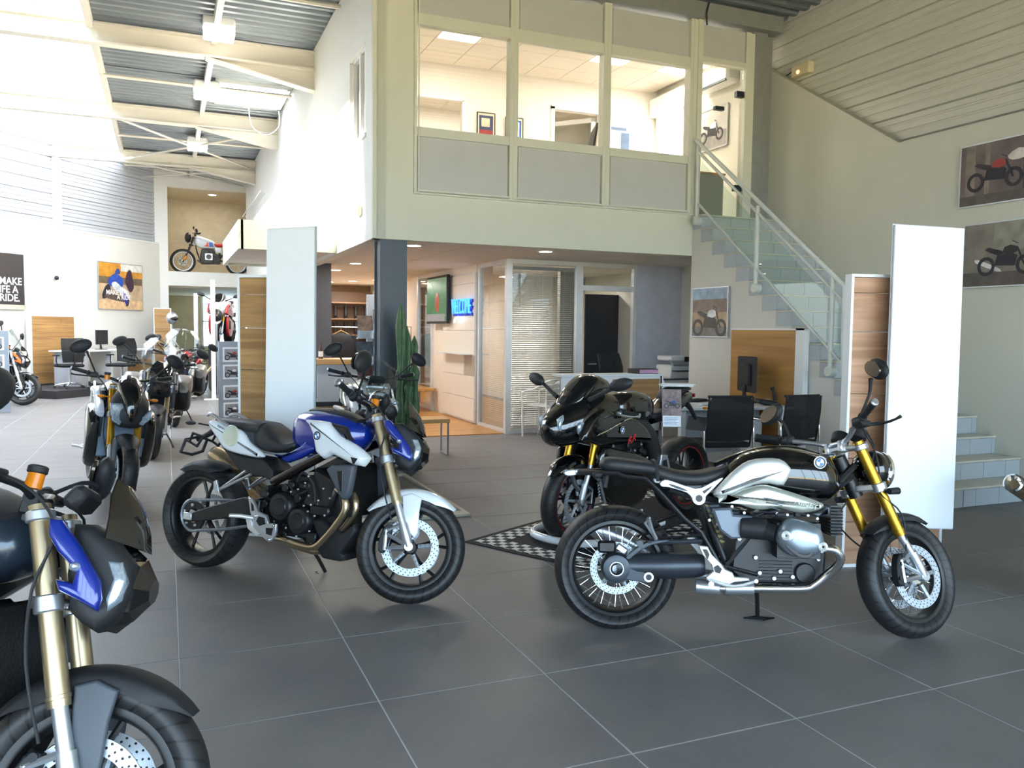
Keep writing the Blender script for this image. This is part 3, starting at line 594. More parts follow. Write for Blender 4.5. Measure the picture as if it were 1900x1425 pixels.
# ================================================================ motorcycles
class Kit:
    """local frame: x forward, y to the rider's left, z up; origin under the rear axle"""
    def __init__(s, label, x, y, az, lean, z=0, wb=1.476, rr=.315, rf=.30, rake=25.5, trail=.10, steer=0, lod=0, group=None):
        a, ph = radians(az), radians(lean)
        fw = Vector((sin(a), cos(a), 0)); l = Vector((-fw.y, fw.x, 0)); Z = Vector((0, 0, 1))
        L = l*cos(ph)-Z*sin(ph); U = Z*cos(ph)+l*sin(ph)
        s.root = thing('motorcycle', label, 'motorcycle', M=frame3((x, y, z), fw, L, U), group=group)
        s.wb, s.rr, s.rf, s.lod = wb, rr, rf, lod
        s.R = Matrix.Rotation(radians(steer), 3, Vector((-sin(radians(rake)), 0, cos(radians(rake))))); s.p0 = Vector((wb+trail, 0, 0))
    def st(s, p): return s.R @ (Vector(p)-s.p0)+s.p0
    def p(s, name, g, m, st=False, par=None, label=None, kind=None, ang=38):
        if st: g.xf(s.st)
        return obj(name, g, m, par or s.root, label, kind=kind, ang=ang)
    def wheel(s, front, wire=False, w=None, rim=None, disc=.13, dy=(-.07,), spokes=5, sp_mat=None, stripe=None, R=None, c=None, hub=.035):
        R = R or (s.rf if front else s.rr); c = c or ((s.wb, 0, s.rf) if front else (0, 0, s.rr))
        w = w or (.12 if front else .18); rr = R-.084 if R > .28 else R*.78; n = 56 if s.lod == 0 else 32
        rm = rim or mat('rim_black', '101113', .4, noise=0); st = front
        h = w/2; g = G().lathe([(rr+.004, -h*.62), (rr+.012, -h*.72), (rr-.006, -h*.74), (rr-.014, -h*.66), (rr-.022, -h*.3), (rr-.024, 0), (rr-.022, h*.3), (rr-.014, h*.66), (rr-.006, h*.74), (rr+.012, h*.72), (rr+.004, h*.62)], c, n=n)
        cx, cy, cz = c
        g.cyl((cx, -h*.75, cz), (cx, h*.75, cz), hub, 20, bev=.004)
        root = s.p('front_wheel' if front else 'rear_wheel', g, rm, st)
        T = R-rr; pr = [(rr+.002, -.62), (rr+.012, -.76), (rr+T*.35, -.96), (rr+T*.55, -1), (rr+T*.74, -.88), (rr+T*.9, -.6), (rr+T*.975, -.32), (R, 0)]
        pr = pr+[(r, -q) for r, q in pr[-2::-1]]
        s.p('tyre', G().lathe([(r, q*h) for r, q in pr], c, n=n+24, uv=True, vr=[.5+.5*(abs(i-7)/7)*(1 if i > 7 else -1)*(.5 if True else 1) for i in range(15)]), MATS['tyre'], st, root)
        if stripe:
            g = G()
            for q in (-1, 1): g.lathe([(rr+.002, q*h*.755), (rr+.008, q*h*.765)], c, n=n)
            s.p('rim_stripe', g, stripe, st, root, label='thin red rim stripe')
        if wire:
            g = G(); N = 36 if s.lod == 0 else 20
            for i in range(N):
                a = 2*pi*i/N; q = 1 if i % 2 else -1; da = (.35 if (i//2) % 2 else -.35)
                g.tube([(cx+.045*cos(a+da), q*.045, cz+.045*sin(a+da)), (cx+(rr-.016)*cos(a), q*.012, cz+(rr-.016)*sin(a))], .0014 if s.lod == 0 else .0025, 5)
            g.cyl((cx, -.055, cz), (cx, .055, cz), .05, 20, bev=.006)
            s.p('wire_spokes', g, chrome, st, root, kind='stuff', label='crossed chrome wire spokes')
        else:
            for i in range(spokes):
                g = G()
                for q in (-1, 1):
                    a0 = 2*pi*i/spokes+.3; a1 = a0+q*.20
                    g.tube([(cx+hub*cos(a0), 0, cz+hub*sin(a0)), (cx+(rr*.55)*cos((a0+a1)/2), q*.006, cz+rr*.55*sin((a0+a1)/2)), (cx+(rr-.018)*cos(a1), 0, cz+(rr-.018)*sin(a1))], [.014, .0085, .011], 6, k=3)
                s.p('spoke', g, sp_mat or rm, st, root)
        for y in dy:
            g = G().lathe([(disc*.74, y-.0025), (disc, y-.0025), (disc, y+.0025), (disc*.74, y+.0025)], c, n=48, closed=True)
            g.uv = {}; g2 = G(); N = 48
            for q in (-1, 1):
                for i in range(N):
                    a, b = 2*pi*i/N, 2*pi*(i+1)/N; k1, k2 = disc*.74, disc
                    vs = [(cx+k1*cos(a), y+q*.0027, cz+k1*sin(a)), (cx+k1*cos(b), y+q*.0027, cz+k1*sin(b)), (cx+k2*cos(b), y+q*.0027, cz+k2*sin(b)), (cx+k2*cos(a), y+q*.0027, cz+k2*sin(a))]
                    g2.add(vs, [(0, 1, 2, 3)], [((i/N, 0), ((i+1)/N, 0), ((i+1)/N, 1), (i/N, 1))])
            for i in range(5):
                a = 2*pi*i/5+.2; g.tube([(cx+.045*cos(a), y+.004, cz+.045*sin(a)), (cx+disc*.78*cos(a), y, cz+disc*.78*sin(a))], [.012, .010], 6)
            base = len(g.f); g.add(g2.v, g2.f, [g2.uv[i] for i in range(len(g2.f))])
            s.p('brake_disc', g, MATS['disc'], st, root, label='drilled steel brake disc')
        if s.lod == 0:
            s.p('axle_nut', G().cyl((cx, -.085, cz), (cx, .085, cz), .014, 12, bev=.002).cyl((cx, -.09, cz), (cx, -.08, cz), .022, 16), silver, st, root)
        return root
    def fork(s, top, mid, axle, m=gold, r=.027, y=.105, low=silver, caliper=True, foot=True):
        T, Mp, A = [Vector((q[0], 0, q[1])) for q in (top, mid, axle)]
        for q in (-1, 1):
            o = Vector((0, q*y, 0)); d = (Mp-T).normalized()
            g = G().tube([T+o-d*.02, T+o, Mp+o-d*.03, Mp+o-d*.029, Mp+o-d*.02, Mp+o-d*.019, Mp+o], [r, r, r, r+.002, r+.002, r, r*.97], 20)
            leg = s.p('fork_leg', g, m, True)
            g = G().cyl(Mp+o, A+o+(T-A).normalized()*.06, r*.72, 18)
            g.tube([A+o+(T-A).normalized()*.13, A+o+(T-A).normalized()*.05, A+o], [r*.85, r*.95, r*.75], 16)
            g.cyl(A+o-Vector((0, .018, 0)), A+o+Vector((0, .018, 0)), .026, 16, bev=.003)
            if foot:  # caliper bracket triangle reaching back
                for e in ((-.135, .06), (-.13, -.02)):
                    g.tube([A+o, A+o+Vector((e[0], 0, e[1]))], [.013, .009], 6)
                g.tube([A+o+(T-A).normalized()*.13, A+o+Vector((-.135, 0, .075))], [.012, .009], 6)
                g.tube([A+o+Vector((-.135, 0, .08)), A+o+Vector((-.13, 0, -.03))], .010, 6)
            s.p('fork_slider', g, low, True, leg, label='bright metal lower fork tube')
            if caliper:
                g = G(); yy = q*(y-.022)
                pts = [(-.165, -.035), (-.13, -.045), (-.112, .02), (-.098, .095), (-.118, .112), (-.145, .10), (-.165, .04)]
                g.plate([(A.x+a, A.z+b) for a, b in pts], yy-.024, yy+.024, .006, k=2)
                for e in ((-.155, -.01), (-.135, .06), (-.12, .10)): g.cyl((A.x+e[0], yy-.029, A.z+e[1]), (A.x+e[0], yy+.029, A.z+e[1]), .012, 12)
                s.p('brake_caliper', g, blkm, True)
        return T, Mp, A
    def clamps(s, top, low, y=.105, m=silver, tilt=.3):
        for nm, (x, z), h in (('upper_clamp', top, .030), ('lower_clamp', low, .045)):
            g = G(); d = Vector((-tilt, 0, 1)).normalized()
            for q in (-1, 1): g.cyl(Vector((x, q*y, z))-d*h/2, Vector((x, q*y, z))+d*h/2, .037, 24, bev=.004)
            g.plate([(x-.075, -.035), (x-.03, -y), (x+.02, -y), (x-.005, 0), (x+.02, y), (x-.03, y), (x-.075, .035)], z-h*.35, z+h*.35, .004, ax='z')
            for q in (-1, 1): g.cyl((x+.03, q*(y-.02), z), (x+.045, q*(y-.02), z), .008, 8)
            s.p(nm, g, m, True)
    def bars(s, c, end, rise=.07, m=silver, hw=.38, mir=None, lever=True, levm=blkm, reservoir=None, endm=silver, glassy=True, mm=blkm):
        """c: clamp (x,z); end: grip end (x,z) at y=hw"""
        cx, cz = c; ex, ez = end
        def pt(q, t): return (cx+(ex-cx)*t, q*(.04+(hw-.04)*t), cz+(ez-cz)*t)
        g = G().tube([pt(-1, .62), pt(-1, .42), (cx-.01, -.11, cz+rise*.4), (cx, -.05, cz), (cx, .05, cz), (cx-.01, .11, cz+rise*.4), pt(1, .42), pt(1, .62)], .0125, 10, k=3)
        for q in (-1, 1): g.box((cx, q*.045, cz-.02), (.05, .03, .06), bev=.006)
        bar = s.p('handlebar', g, m, True)
        for q in (-1, 1):
            a, b = Vector(pt(q, .66)), Vector(pt(q, 1)); d = (b-a)
            g = G().tube([a, a+d*.06, a+d*.1, b-d*.06, b], [.022, .022, .017, .017, .019], 14)
            s.p('grip', g, rubber, True, bar)
            s.p('bar_end', G().tube([b, b+d*.06, b+d*.1], [.0175, .019, .013], 14), endm, True, bar)
            a2 = Vector(pt(q, .54)); g = G().box(a2+Vector((.0, 0, .0)), (.05, .055, .045), bev=.01).cyl(a2+Vector((-.005, -q*.012, -.005)), a2+Vector((-.005, q*.04, .0)), .024, 14)
            s.p('switch_block', g, blkm, True, bar)
            if lever:
                a3 = a2+Vector((.035, 0, -.01)); g = G().box(a3, (.03, .07, .03), bev=.006).tube([a3, a3+Vector((.045, q*.03, 0)), a3+Vector((.052, q*.09, -.004)), a3+Vector((.036, q*.16, -.004)), a3+Vector((.034, q*.19, .002))], [.008, .009, .007, .006, .009], 8, k=3)
                s.p('lever', g, levm, True, bar)
        if reservoir:
            a2 = Vector((cx+.035, -.155, cz+.01)); g = G().cyl(a2, a2+Vector((0, 0, .04)), .022, 18)
            r_ = s.p('brake_reservoir', g, amber, True, label='amber brake fluid reservoir')
            s.p('reservoir_cap', G().cyl(a2+Vector((0, 0, .04)), a2+Vector((0, 0, .062)), .026, 18, bev=.004), blkm, True, r_)
        if mir:
            for q in (-1, 1):
                # mir: stem base t, (x,y,z) mirror centre, size
                base = Vector(pt(q, .5)); mc = Vector((mir[0]+(.03 if q > 0 else 0), q*mir[1], mir[2]-(.045 if q > 0 else 0))); mid = base.lerp(mc, .45)+Vector((.02, 0, .02))
                S = mir[3] if len(mir) > 3 else 1
                g = G().tube([base, mid, mc-Vector((0, q*.05, .035))], [.007, .0065, .011], 8, k=3)
                R = Matrix.Rotation(q*radians(14), 3, 'Z') @ Matrix.Rotation(q*radians(-28), 3, 'X')
                g.ell(mc, (.028*S, .085*S, .052*S), 20, R)
                mo = s.p('mirror', g, mm, True, ang=75)
                n = R @ Vector((-1, 0, 0)); u = R @ Vector((0, 0, 1)); e1 = R @ Vector((0, 1, 0)); c0 = mc+n*.0255*S
                vs = [c0+(e1*.066*cos(2*pi*j/20)+u*.038*sin(2*pi*j/20))*S for j in range(20)]; vs += [v+n*.008*S for v in vs]
                s.p('mirror_glass', G().add(vs, [tuple(range(20))[::-1], tuple(range(20, 40))]+[(i, (i+1) % 20, 20+(i+1) % 20, 20+i) for i in range(20)]), mirg, True, mo)
    def emblem(s, par, x, y, z, r=.027, st=False, tilt=.25):
        g = G().cyl((x, y, z), (x, y+math.copysign(.004, y), z), r, 24)
        e_ = s.p('round_emblem', g, chrome, st, par)
        q = math.copysign(1, y); s.p('emblem_face', disc_uv(G(), (x, y+q*.0048, z), (0, q, 0), (tilt, 0, 1), r*.96), MATS['roundel'], st, par, label='round blue and white quartered badge')
    def fender(s, c, R, a0, a1, w, m, name='front_fender', st=True, side=.05, label=None, tip=.6):
        """arched mudguard about c, angles in degrees from +x (front) going over the top"""
        g = G(); n = 20; secs = []
        for i in range(n+1):
            t = i/n; a = radians(a0+(a1-a0)*t); k = min(1, tip+(1-tip)*sin(pi*t)*1.6); hw = w/2*k; sd = side*min(1, sin(pi*t)*1.5+.15); q = []
            for y, dr in ((-hw, -sd), (-hw, -sd*.4), (-hw*.86, -.004), (-hw*.4, .010), (0, .014), (hw*.4, .010), (hw*.86, -.004), (hw, -sd*.4), (hw, -sd), (hw-.005, -sd), (hw*.8, -.012), (0, .006), (-hw*.8, -.012), (-hw+.005, -sd)):
                q.append((c[0]+(R+dr)*cos(a), y, c[1]+(R+dr)*sin(a)))
            secs.append(q)
        g.loft(secs); return s.p(name, g, m, st, label=label)
    def bolts(s, pts, y, m=silver, par=None, r=.009):
        g = G()
        for x, z in pts: g.cyl((x, y, z), (x, y+math.copysign(.012, y), z), r, 10, bev=.002)
        s.p('bolts', g, m, False, par, kind='stuff')
    def engine(s, x0, x1, z0, z1, hw=.15, m=blk):
        g = G(); cx, cz = (x0+x1)/2, (z0+z1)/2; L, H = x1-x0, z1-z0
        g.plate([(x0, z0+.1*H), (x0+.1*L, z0), (x1-.15*L, z0), (x1, z0+.25*H), (x1, z0+.55*H), (x1-.08*L, z1), (x0+.35*L, z1), (x0+.25*L, z0+.7*H), (x0, z0+.6*H)], -hw*.8, hw*.8, .012)
        rnd = random.Random(7)
        for i in range(26):
            px, pz = x0+rnd.random()*L, z0+rnd.random()*H*.95; k = rnd.random()
            if k < .5: g.cyl((px, -hw-.012, pz), (px, hw+.012, pz), .012+.02*rnd.random(), 12, bev=.003)
            else: g.box((px, 0, pz), (.03+.05*rnd.random(), 2*hw+.02*rnd.random(), .03+.04*rnd.random()), bev=.006)
        return s.p('engine', g, m)

def rim_pts(c, r, y, n=40, a0=0, a1=360):
    return [(c[0]+r*cos(radians(a0+(a1-a0)*i/n)), y, c[1]+r*sin(radians(a0+(a1-a0)*i/n))) for i in range(n+1)]

# ---------------------------------------------------------------- boxer roadster with the aluminium tank panels
def boxer_roadster():
    K = Kit('black motorcycle with bare aluminium tank panel, gold forks and wire spokes, front right', 2.074, -1.866, 116, 6.7, steer=28.7)
    K.wheel(False, wire=True, dy=(-.055,), disc=.132); K.wheel(True, wire=True, dy=(-.068, .068), disc=.155)
    T, Mp, A = K.fork((1.165, .945), (1.361, .50), (1.478, .30)); K.clamps((1.175, .935), (1.262, .735))
    g = G().body([(.50, .72, .80, .05), (.56, .70, .858, .11), (.62, .69, .905, .145), (.70, .68, .932, .165), (.82, .675, .948, .178), (.93, .675, .938, .18), (1.02, .675, .915, .165), (1.08, .69, .875, .13), (1.12, .73, .81, .075), (1.135, .76, .785, .03)], 24, 2.5)
    tank = K.p('tank', g, black, ang=60)
    g = G().body([(.505, .80, .862, .03), (.60, .86, .906, .05), (.72, .88, .945, .055), (.9, .88, .955, .05), (1.03, .86, .925, .035)], 12, 2.2); K.p('tank_spine', g, black, par=tank)
    panel = [(.466, .705), (.505, .765), (.583, .842), (.644, .880), (.72, .892), (.79, .890), (.835, .862), (.849, .831), (.81, .757), (.74, .765), (.667, .757), (.60, .72), (.528, .690)]
    cover = [(.463, .700), (.53, .702), (.60, .735), (.667, .758), (.72, .763), (.80, .742), (.90, .712), (.995, .678), (.985, .650), (.95, .638), (.887, .627), (.83, .635), (.778, .650), (.712, .640), (.66, .640), (.59, .662)]
    lip = [(.99, .680), (1.03, .668), (1.03, .606), (.975, .612), (.90, .626), (.96, .638), (.985, .65)]
    for q in (-1, 1):
        K.p('tank_panel', G().pillow(panel, q*.158, q*.03, .035, k=2), alu, label='brushed bare aluminium panel')
        K.p('intake_cover', G().pillow(cover, q*.185, q*.03, .03, k=2), mat('silver_paint', 'c9cec4', .25, .6), label='silver air intake cover')
        K.p('intake_mouth', G().pillow(lip, q*.185, q*.026, .02, k=1), dgrey)
        K.emblem(tank, .985, q*.168, .876, .030)
        for i in range(3):
            K.p('cover_groove', G().tube([(.70+i*.012, q*.2155, .70-i*.022), (.75, q*.219, .693-i*.021), (.80-i*.01, q*.2155, .684-i*.02)], .003, 5, k=2), dgrey)
    text('raised_lettering', 'NINET', .036, frame3((.905, -.214, .672), Vector((1, 0, -.30)).normalized(), Vector((.30, 0, 1)).normalized(), (0, -1, 0)), mat('letter_grey', '9aa096', .4, .5), K.root, .002, sx=1.1)
    # seat
    def seat(rows, nm, par=None): return K.p(nm, G().body(rows, 18, 3.2), seatm, par=par, ang=60)
    s1 = seat([(-.088, .825, .845, .06), (-.06, .808, .876, .095), (.02, .800, .875, .11), (.10, .795, .866, .115), (.17, .79, .858, .12), (.19, .78, .852, .122)], 'pillion_seat')
    seat([(.185, .775, .852, .122), (.25, .752, .834, .13), (.33, .742, .815, .14), (.41, .742, .815, .14), (.48, .755, .83, .125), (.54, .785, .848, .10), (.575, .815, .852, .06)], 'rider_seat')
    K.p('seat_strap', G().tube([(.20, -.118, .765), (.196, -.13, .80), (.19, -.10, .862), (.188, 0, .868), (.19, .10, .862), (.196, .13, .80), (.20, .118, .765)], .010, 6, flat=.4), blkm)
    # frame
    g = G()
    for q in (-1, 1):
        y = q*.115
        g.tube([(-.20, y*.8, .795), (-.10, y, .80), (.0, y, .80), (.03, y, .785), (.14, y, .775), (.20, y, .72), (.335, y, .578), (.415, y, .515), (.465, y, .43), (.50, y, .37)], .0125, 8)
        g.tube([(.26, y, .72), (.41, y, .676), (.49, y, .486), (.54, y, .36)], .014, 8)
        g.tube([(.12, y, .49), (.33, y, .575)], .008, 6); g.tube([(.20, y, .475), (.42, y, .50)], .007, 6)
        g.tube([(.40, y, .69), (.75, y, .64), (1.03, y*.8, .70), (1.18, y*.3, .80)], .016, 8); g.tube([(.54, y*1.2, .36), (.70, y, .55)], .011, 8)
        g.tube([(.54, y*1.2, .35), (.69, y*1.2, .315)], .010, 8)
        g.tube([(1.05, y*.6, .72), (1.20, y*.3, .86)], .018, 8)
    g.cyl((1.13, 0, .90), (1.22, 0, .70), .035, 16)
    K.p('frame', g, blk)
    for q in (-1, 1):
        tri = [(.205, .757), (.23, .776), (.27, .768), (.382, .735), (.44, .755), (.505, .790), (.518, .782), (.44, .70), (.418, .665), (.385, .655), (.365, .68), (.34, .71), (.25, .735), (.215, .738)]
        K.p('side_bracket', G().plate(tri, q*.128, q*.150, .004, k=2).lathe([(.018, q*.15), (.032, q*.15), (.032, q*.162), (.018, q*.162)], (.398, 0, .686), (0, 1, 0), 24, closed=True), silver)
        K.p('bracket_slot', G().plate([(.25, .755), (.30, .742), (.345, .722), (.32, .722), (.262, .742)], q*.149, q*.153, 0, k=2).plate([(.415, .72), (.44, .735), (.47, .752), (.45, .73), (.425, .708)], q*.149, q*.153, 0).cyl((.398, q*.145, .686), (.398, q*.158, .686), .019, 16), blk)
        fp = [(.387, .462), (.431, .458), (.452, .42), (.497, .376), (.515, .35), (.552, .335), (.56, .315), (.629, .312), (.635, .298), (.56, .290), (.531, .272), (.46, .285), (.43, .292), (.425, .31), (.46, .34), (.45, .37), (.405, .42)]
        K.p('foot_bracket', G().plate(fp, q*.20, q*.222, .004, k=1), alu, label='bright aluminium footrest bracket')
        for pp in ([(.405, .445), (.428, .445), (.44, .42), (.43, .395)], [(.46, .36), (.48, .372), (.50, .352), (.49, .33), (.468, .335)]):
            K.p('bracket_opening', G().plate(pp, q*.219, q*.225, 0), blk)
        K.p('footpeg', G().tube([(.44, q*.22, .29), (.435, q*.30, .29)], [.012, .014], 10), silver)
        K.p('pillion_peg', G().tube([(.19, q*.14, .478), (.165, q*.17, .53), (.145, q*.20, .585)], [.012, .010, .012], 8).tube([(.18, q*.15, .49), (.13, q*.19, .56), (.155, q*.20, .59)], .006, 6), silver)
    K.p('pedal', G().tube([(.44, -.235, .30), (.55, -.25, .275), (.66, -.25, .305)], .008, 8, k=3).cyl((.655, -.265, .305), (.655, -.24, .305), .010, 8), alu)
    # shaft drive
    g = G().tube([(0, -.10, .335), (.12, -.11, .34), (.25, -.12, .345), (.38, -.12, .35), (.43, -.12, .352)], [.062, .060, .066, .062, .05], 18, k=3)
    g.lathe([(.03, -.17), (.040, -.172), (.066, -.165), (.078, -.14), (.078, -.09), (.06, -.07), (.0, -.07)], (-.005, 0, .33), (0, 1, 0), 32)
    sa = K.p('swingarm', g, dgrey)
    g = G().plate([(.03, .375), (.08, .425), (.15, .465), (.24, .478), (.26, .468), (.16, .445), (.09, .40), (.05, .365)], -.15, -.12, .004, k=2).tube([(.15, -.14, .46), (.30, -.13, .465), (.42, -.12, .47)], .012, 8).cyl((.153, -.165, .293), (.153, -.10, .293), .030, 18, bev=.004).cyl((.11, -.155, .455), (.11, -.11, .455), .016, 14)
    g.plate([(.01, .30), (.06, .345), (.13, .325), (.17, .30), (.155, .262), (.03, .278)], -.165, -.14, .004)
    K.p('paralever_strut', g, dgrey, par=sa)
    K.p('hub_ring', G().lathe([(.031, -.176), (.035, -.176), (.035, -.168), (.031, -.168)], (-.005, 0, .33), (0, 1, 0), 28, closed=True).lathe([(.015, -.170), (.024, -.170), (.024, -.162), (.015, -.162)], (.153, 0, .293), (0, 1, 0), 20, closed=True), silver, par=sa)
    K.p('rear_caliper', G().box((-.05, -.075, .425), (.09, .05, .06), bev=.01), blk, par=sa); K.p('caliper_mount', G().box((.025, -.075, .415), (.06, .03, .035), R=Matrix.Rotation(.6, 3, 'Y'), bev=.006), silver, par=sa)
    # engine: crankcase, cylinders, heads
    g = G().plate([(.56, .33), (.62, .27), (.95, .27), (1.02, .33), (1.03, .46), (.97, .56), (.80, .585), (.66, .57), (.58, .50)], -.13, .13, .012)
    for i in range(7): g.tube([(.70, -.135, .285+i*.016), (.86, -.135, .285+i*.016)], .004, 5)
    for q in (-1, 1):
        g.cyl((.86, q*.12, .50), (.86, q*.20, .50), .075, 24)
        g.cyl((.92, q*.12, .33), (.92, q*.15, .33), .05, 24, bev=.006)
    eng = K.p('engine', g, blk)
    for q in (-1, 1):
        for i in range(5): K.p('cylinder_fin', G().box((.86, q*(.165+i*.020), .50), (.21, .006, .17), bev=.002), blk, par=eng)
        head = [(.744, .500), (.750, .548), (.776, .592), (.813, .611), (.881, .599), (.944, .574), (.965, .522), (.966, .478), (.935, .442), (.90, .430), (.839, .426), (.786, .450)]
        K.p('cylinder_head', G().pillow(head, q*.262, q*.012, .01, k=2, back=.03), dgrey, par=eng)
        K.p('valve_cover', G().pillow(head, q*.274, q*.075, .06, k=2, rings=6), mat('head_silver', '9aa7b4', .32, .7), par=eng)
        g = G()
        for x, z in ((.775, .535), (.945, .487)): g.lathe([(.006, q*.345), (.012, q*.35), (.022, q*.345), (.026, q*.31), (.026, q*.28)], (x, 0, z), (0, 1, 0), 18)
        K.p('head_bolt', g, alu, par=eng)
        g = G().tube([(.765, q*.315, .555), (.785, q*.33, .49), (.83, q*.335, .447), (.88, q*.335, .44), (.905, q*.335, .475), (.905, q*.336, .53), (.872, q*.34, .545), (.868, q*.342, .50)], .011, 6, k=2, flat=.5)
        K.p('cover_inlay', g, blk, par=eng)
    K.bolts([(.60, .49), (.68, .40), (.80, .335), (.86, .31), (.92, .34), (.93, .315), (.985, .40), (1.0, .44), (.70, .325), (.77, .30), (.65, .53), (.73, .52)], -.135, silver, eng, .011)
    for q in (-1, 1):
        K.p('airbox', G().plate([(.457, .639), (.551, .645), (.562, .612), (.655, .605), (.67, .50), (.552, .493), (.496, .535)], q*.10, q*.19, .01), mat('airbox_grey', '6f7884', .4, .3)); K.p('intake_tube', G().cyl((.60, q*.17, .55), (.72, q*.20, .545), .052, 22, bev=.006).cyl((.70, q*.20, .545), (.76, q*.24, .53), .042, 20), blkm)
        K.p('throttle_body', G().cyl((.735, q*.20, .535), (.76, q*.225, .53), .040, 20, bev=.004).box((.70, q*.23, .555), (.03, .02, .03), bev=.004), silver)
        pts = [(.965, q*.30, .475), (1.01, q*.30, .468), (1.042, q*.285, .435), (1.04, q*.265, .395), (1.005, q*.23, .345), (.95, q*.21, .29), (.91, q*.20, .268), (.80, q*.195, .262), (.66, q*.19, .258), (.50, q*.18, .252), (.42, q*.17, .255)]
        K.p('exhaust_header', G().tube(pts, .0215, 14, k=3), chrome if q < 0 else silver)
    K.p('collector', G().cyl((.66, -.185, .257), (.52, -.182, .252), .030, 18, bev=.004).cyl((.38, -.165, .257), (.50, -.18, .252), .034, 18, bev=.006), silver)
    K.p('silencer', G().tube([(.42, .16, .26), (.25, .19, .33), (.05, .215, .43), (-.08, .22, .475), (-.10, .222, .483)], [.025, .035, .052, .052, .044], 18, k=2), silver)
    g = G().box((.50, -.09, .52), (.02, .02, .1)); 
    K.p('shock_spring', G().tube([(.44+.10*i/60+.022*cos(i*.9), .022*sin(i*.9), .66-.22*i/60) for i in range(61)], .006, 6), mat('spring_yellow', 'c9c08a', .4))
    K.p('wiring', G().tube([(.50, -.12, .60), (.55, -.14, .57), (.60, -.12, .60), (.66, -.14, .60), (.72, -.13, .62)], .006, 6, k=3).tube([(.66, -.15, .60), (.75, -.16, .60), (.84, -.15, .62), (.92, -.15, .61)], .005, 6, k=3).box((.80, -.15, .615), (.05, .03, .02), bev=.004).box((.88, -.15, .62), (.03, .03, .03), bev=.004), blkm)
    K.bolts([(.78, .62), (.83, .615), (.93, .615), (.975, .60), (.56, .65), (.62, .62), (.47, .62), (.45, .58), (.49, .56)], -.15, silver, None, .008)
    # oil cooler stack in front
    g = G()
    for i in range(9): g.tube([(1.055, -.10, .52+i*.016), (1.085, -.115, .52+i*.016), (1.115, -.10, .52+i*.016), (1.115, .10, .52+i*.016), (1.055, .10, .52+i*.016)], .0045, 5, closed=True)
    g.b2((1.06, -.095, .51), (1.11, .095, .66)); K.p('oil_cooler', g, blk)
    # tail
    K.p('rear_light', G().plate([(-.275, .79), (-.255, .806), (-.20, .81), (-.20, .785), (-.25, .775)], -.045, .045, .006, k=2), lens)
    K.p('rear_mount', G().box((-.16, 0, .795), (.12, .09, .025), bev=.006).tube([(-.23, 0, .78), (-.215, 0, .73), (-.19, 0, .70)], .014, 8), blkm)
    g = G().box((-.075, 0, .70), (.012, .19, .11), R=Matrix.Rotation(-.25, 3, 'Y')); pl = K.p('plate_holder', g.tube([(-.05, 0, .80), (-.065, 0, .72)], .02, 8).cyl((-.10, 0, .755), (-.09, 0, .77), .03, 12), blkm)
    g = G()
    for i in range(6): g.box((-.084-.002*i, 0, .655+.016*i), (.006, .15, .005), R=Matrix.Rotation(-.25, 3, 'Y'))
    K.p('plate_ridge', g, mat('ridge_grey', '8793a0', .4), par=pl)
    for q in (-1, 1): K.p('rear_indicator', G().tube([(-.06, q*.05, .795), (-.09, q*.11, .79)], .007, 6).ell((-.105, q*.13, .79), (.028, .022, .018), 12), blkm)
    # front end details
    fd = K.fender((1.476, .30), .312, 60, 138, .15, blkm, side=.035); 
    g = G().ell((1.335, 0, .845), (.10, .10, .10), 24, lo=0, hi=1); K.p('headlight_shell', g, black, True)
    g = G().lathe([(.093, 0), (.103, .01), (.103, .028), (.09, .036)], (1.362, 0, .838), (1, 0, -.08), 32); hl = K.p('headlight_ring', g, chrome, True)
    K.p('headlight_lens', G().lathe([(.0, .052), (.05, .046), (.09, .034)], (1.362, 0, .838), (1, 0, -.08), 28), lens, True)
    for q in (-1, 1):
        K.p('instrument', G().cyl((1.20, q*.06, .985), (1.225, q*.06, 1.035), .045, 20, bev=.006), blkm, True)
        K.p('front_indicator', G().tube([(1.27, q*.11, .71), (1.27, q*.17, .705)], .007, 6).tube([(1.25, q*.175, .705), (1.31, q*.175, .71)], [.016, .018], 12), blkm, True)
    K.bars((1.115, .965), (.965, 1.075), .05, silver, .42, mir=(1.04, .40, 1.25, .95))
    K.p('hoses', G().tube([(1.05, -.24, 1.02), (1.12, -.20, .98), (1.22, -.15, .90), (1.26, -.12, .80), (1.25, -.12, .70), (1.35, -.14, .60), (1.38, -.11, .42)], .0045, 6, k=4).tube([(1.04, -.22, 1.0), (1.16, -.16, 1.01), (1.27, -.10, .93), (1.26, -.05, .82)], .0045, 6, k=4).tube([(1.26, .10, .70), (1.22, .16, .60), (1.30, .16, .50), (1.38, .11, .42)], .0045, 6, k=4), blkm, True)
    K.p('side_stand', G().tube([(.74, .10, .26), (.76, .16, .12), (.77, .195, .035)], .012, 8).tube([(.70, .20, .030), (.80, .17, .030), (.86, .21, .030), (.76, .235, .030)], .005, 6, closed=True).plate([(.70, .19), (.79, .17), (.84, .21), (.76, .235)], .020, .028, .002, ax='z'), blk)

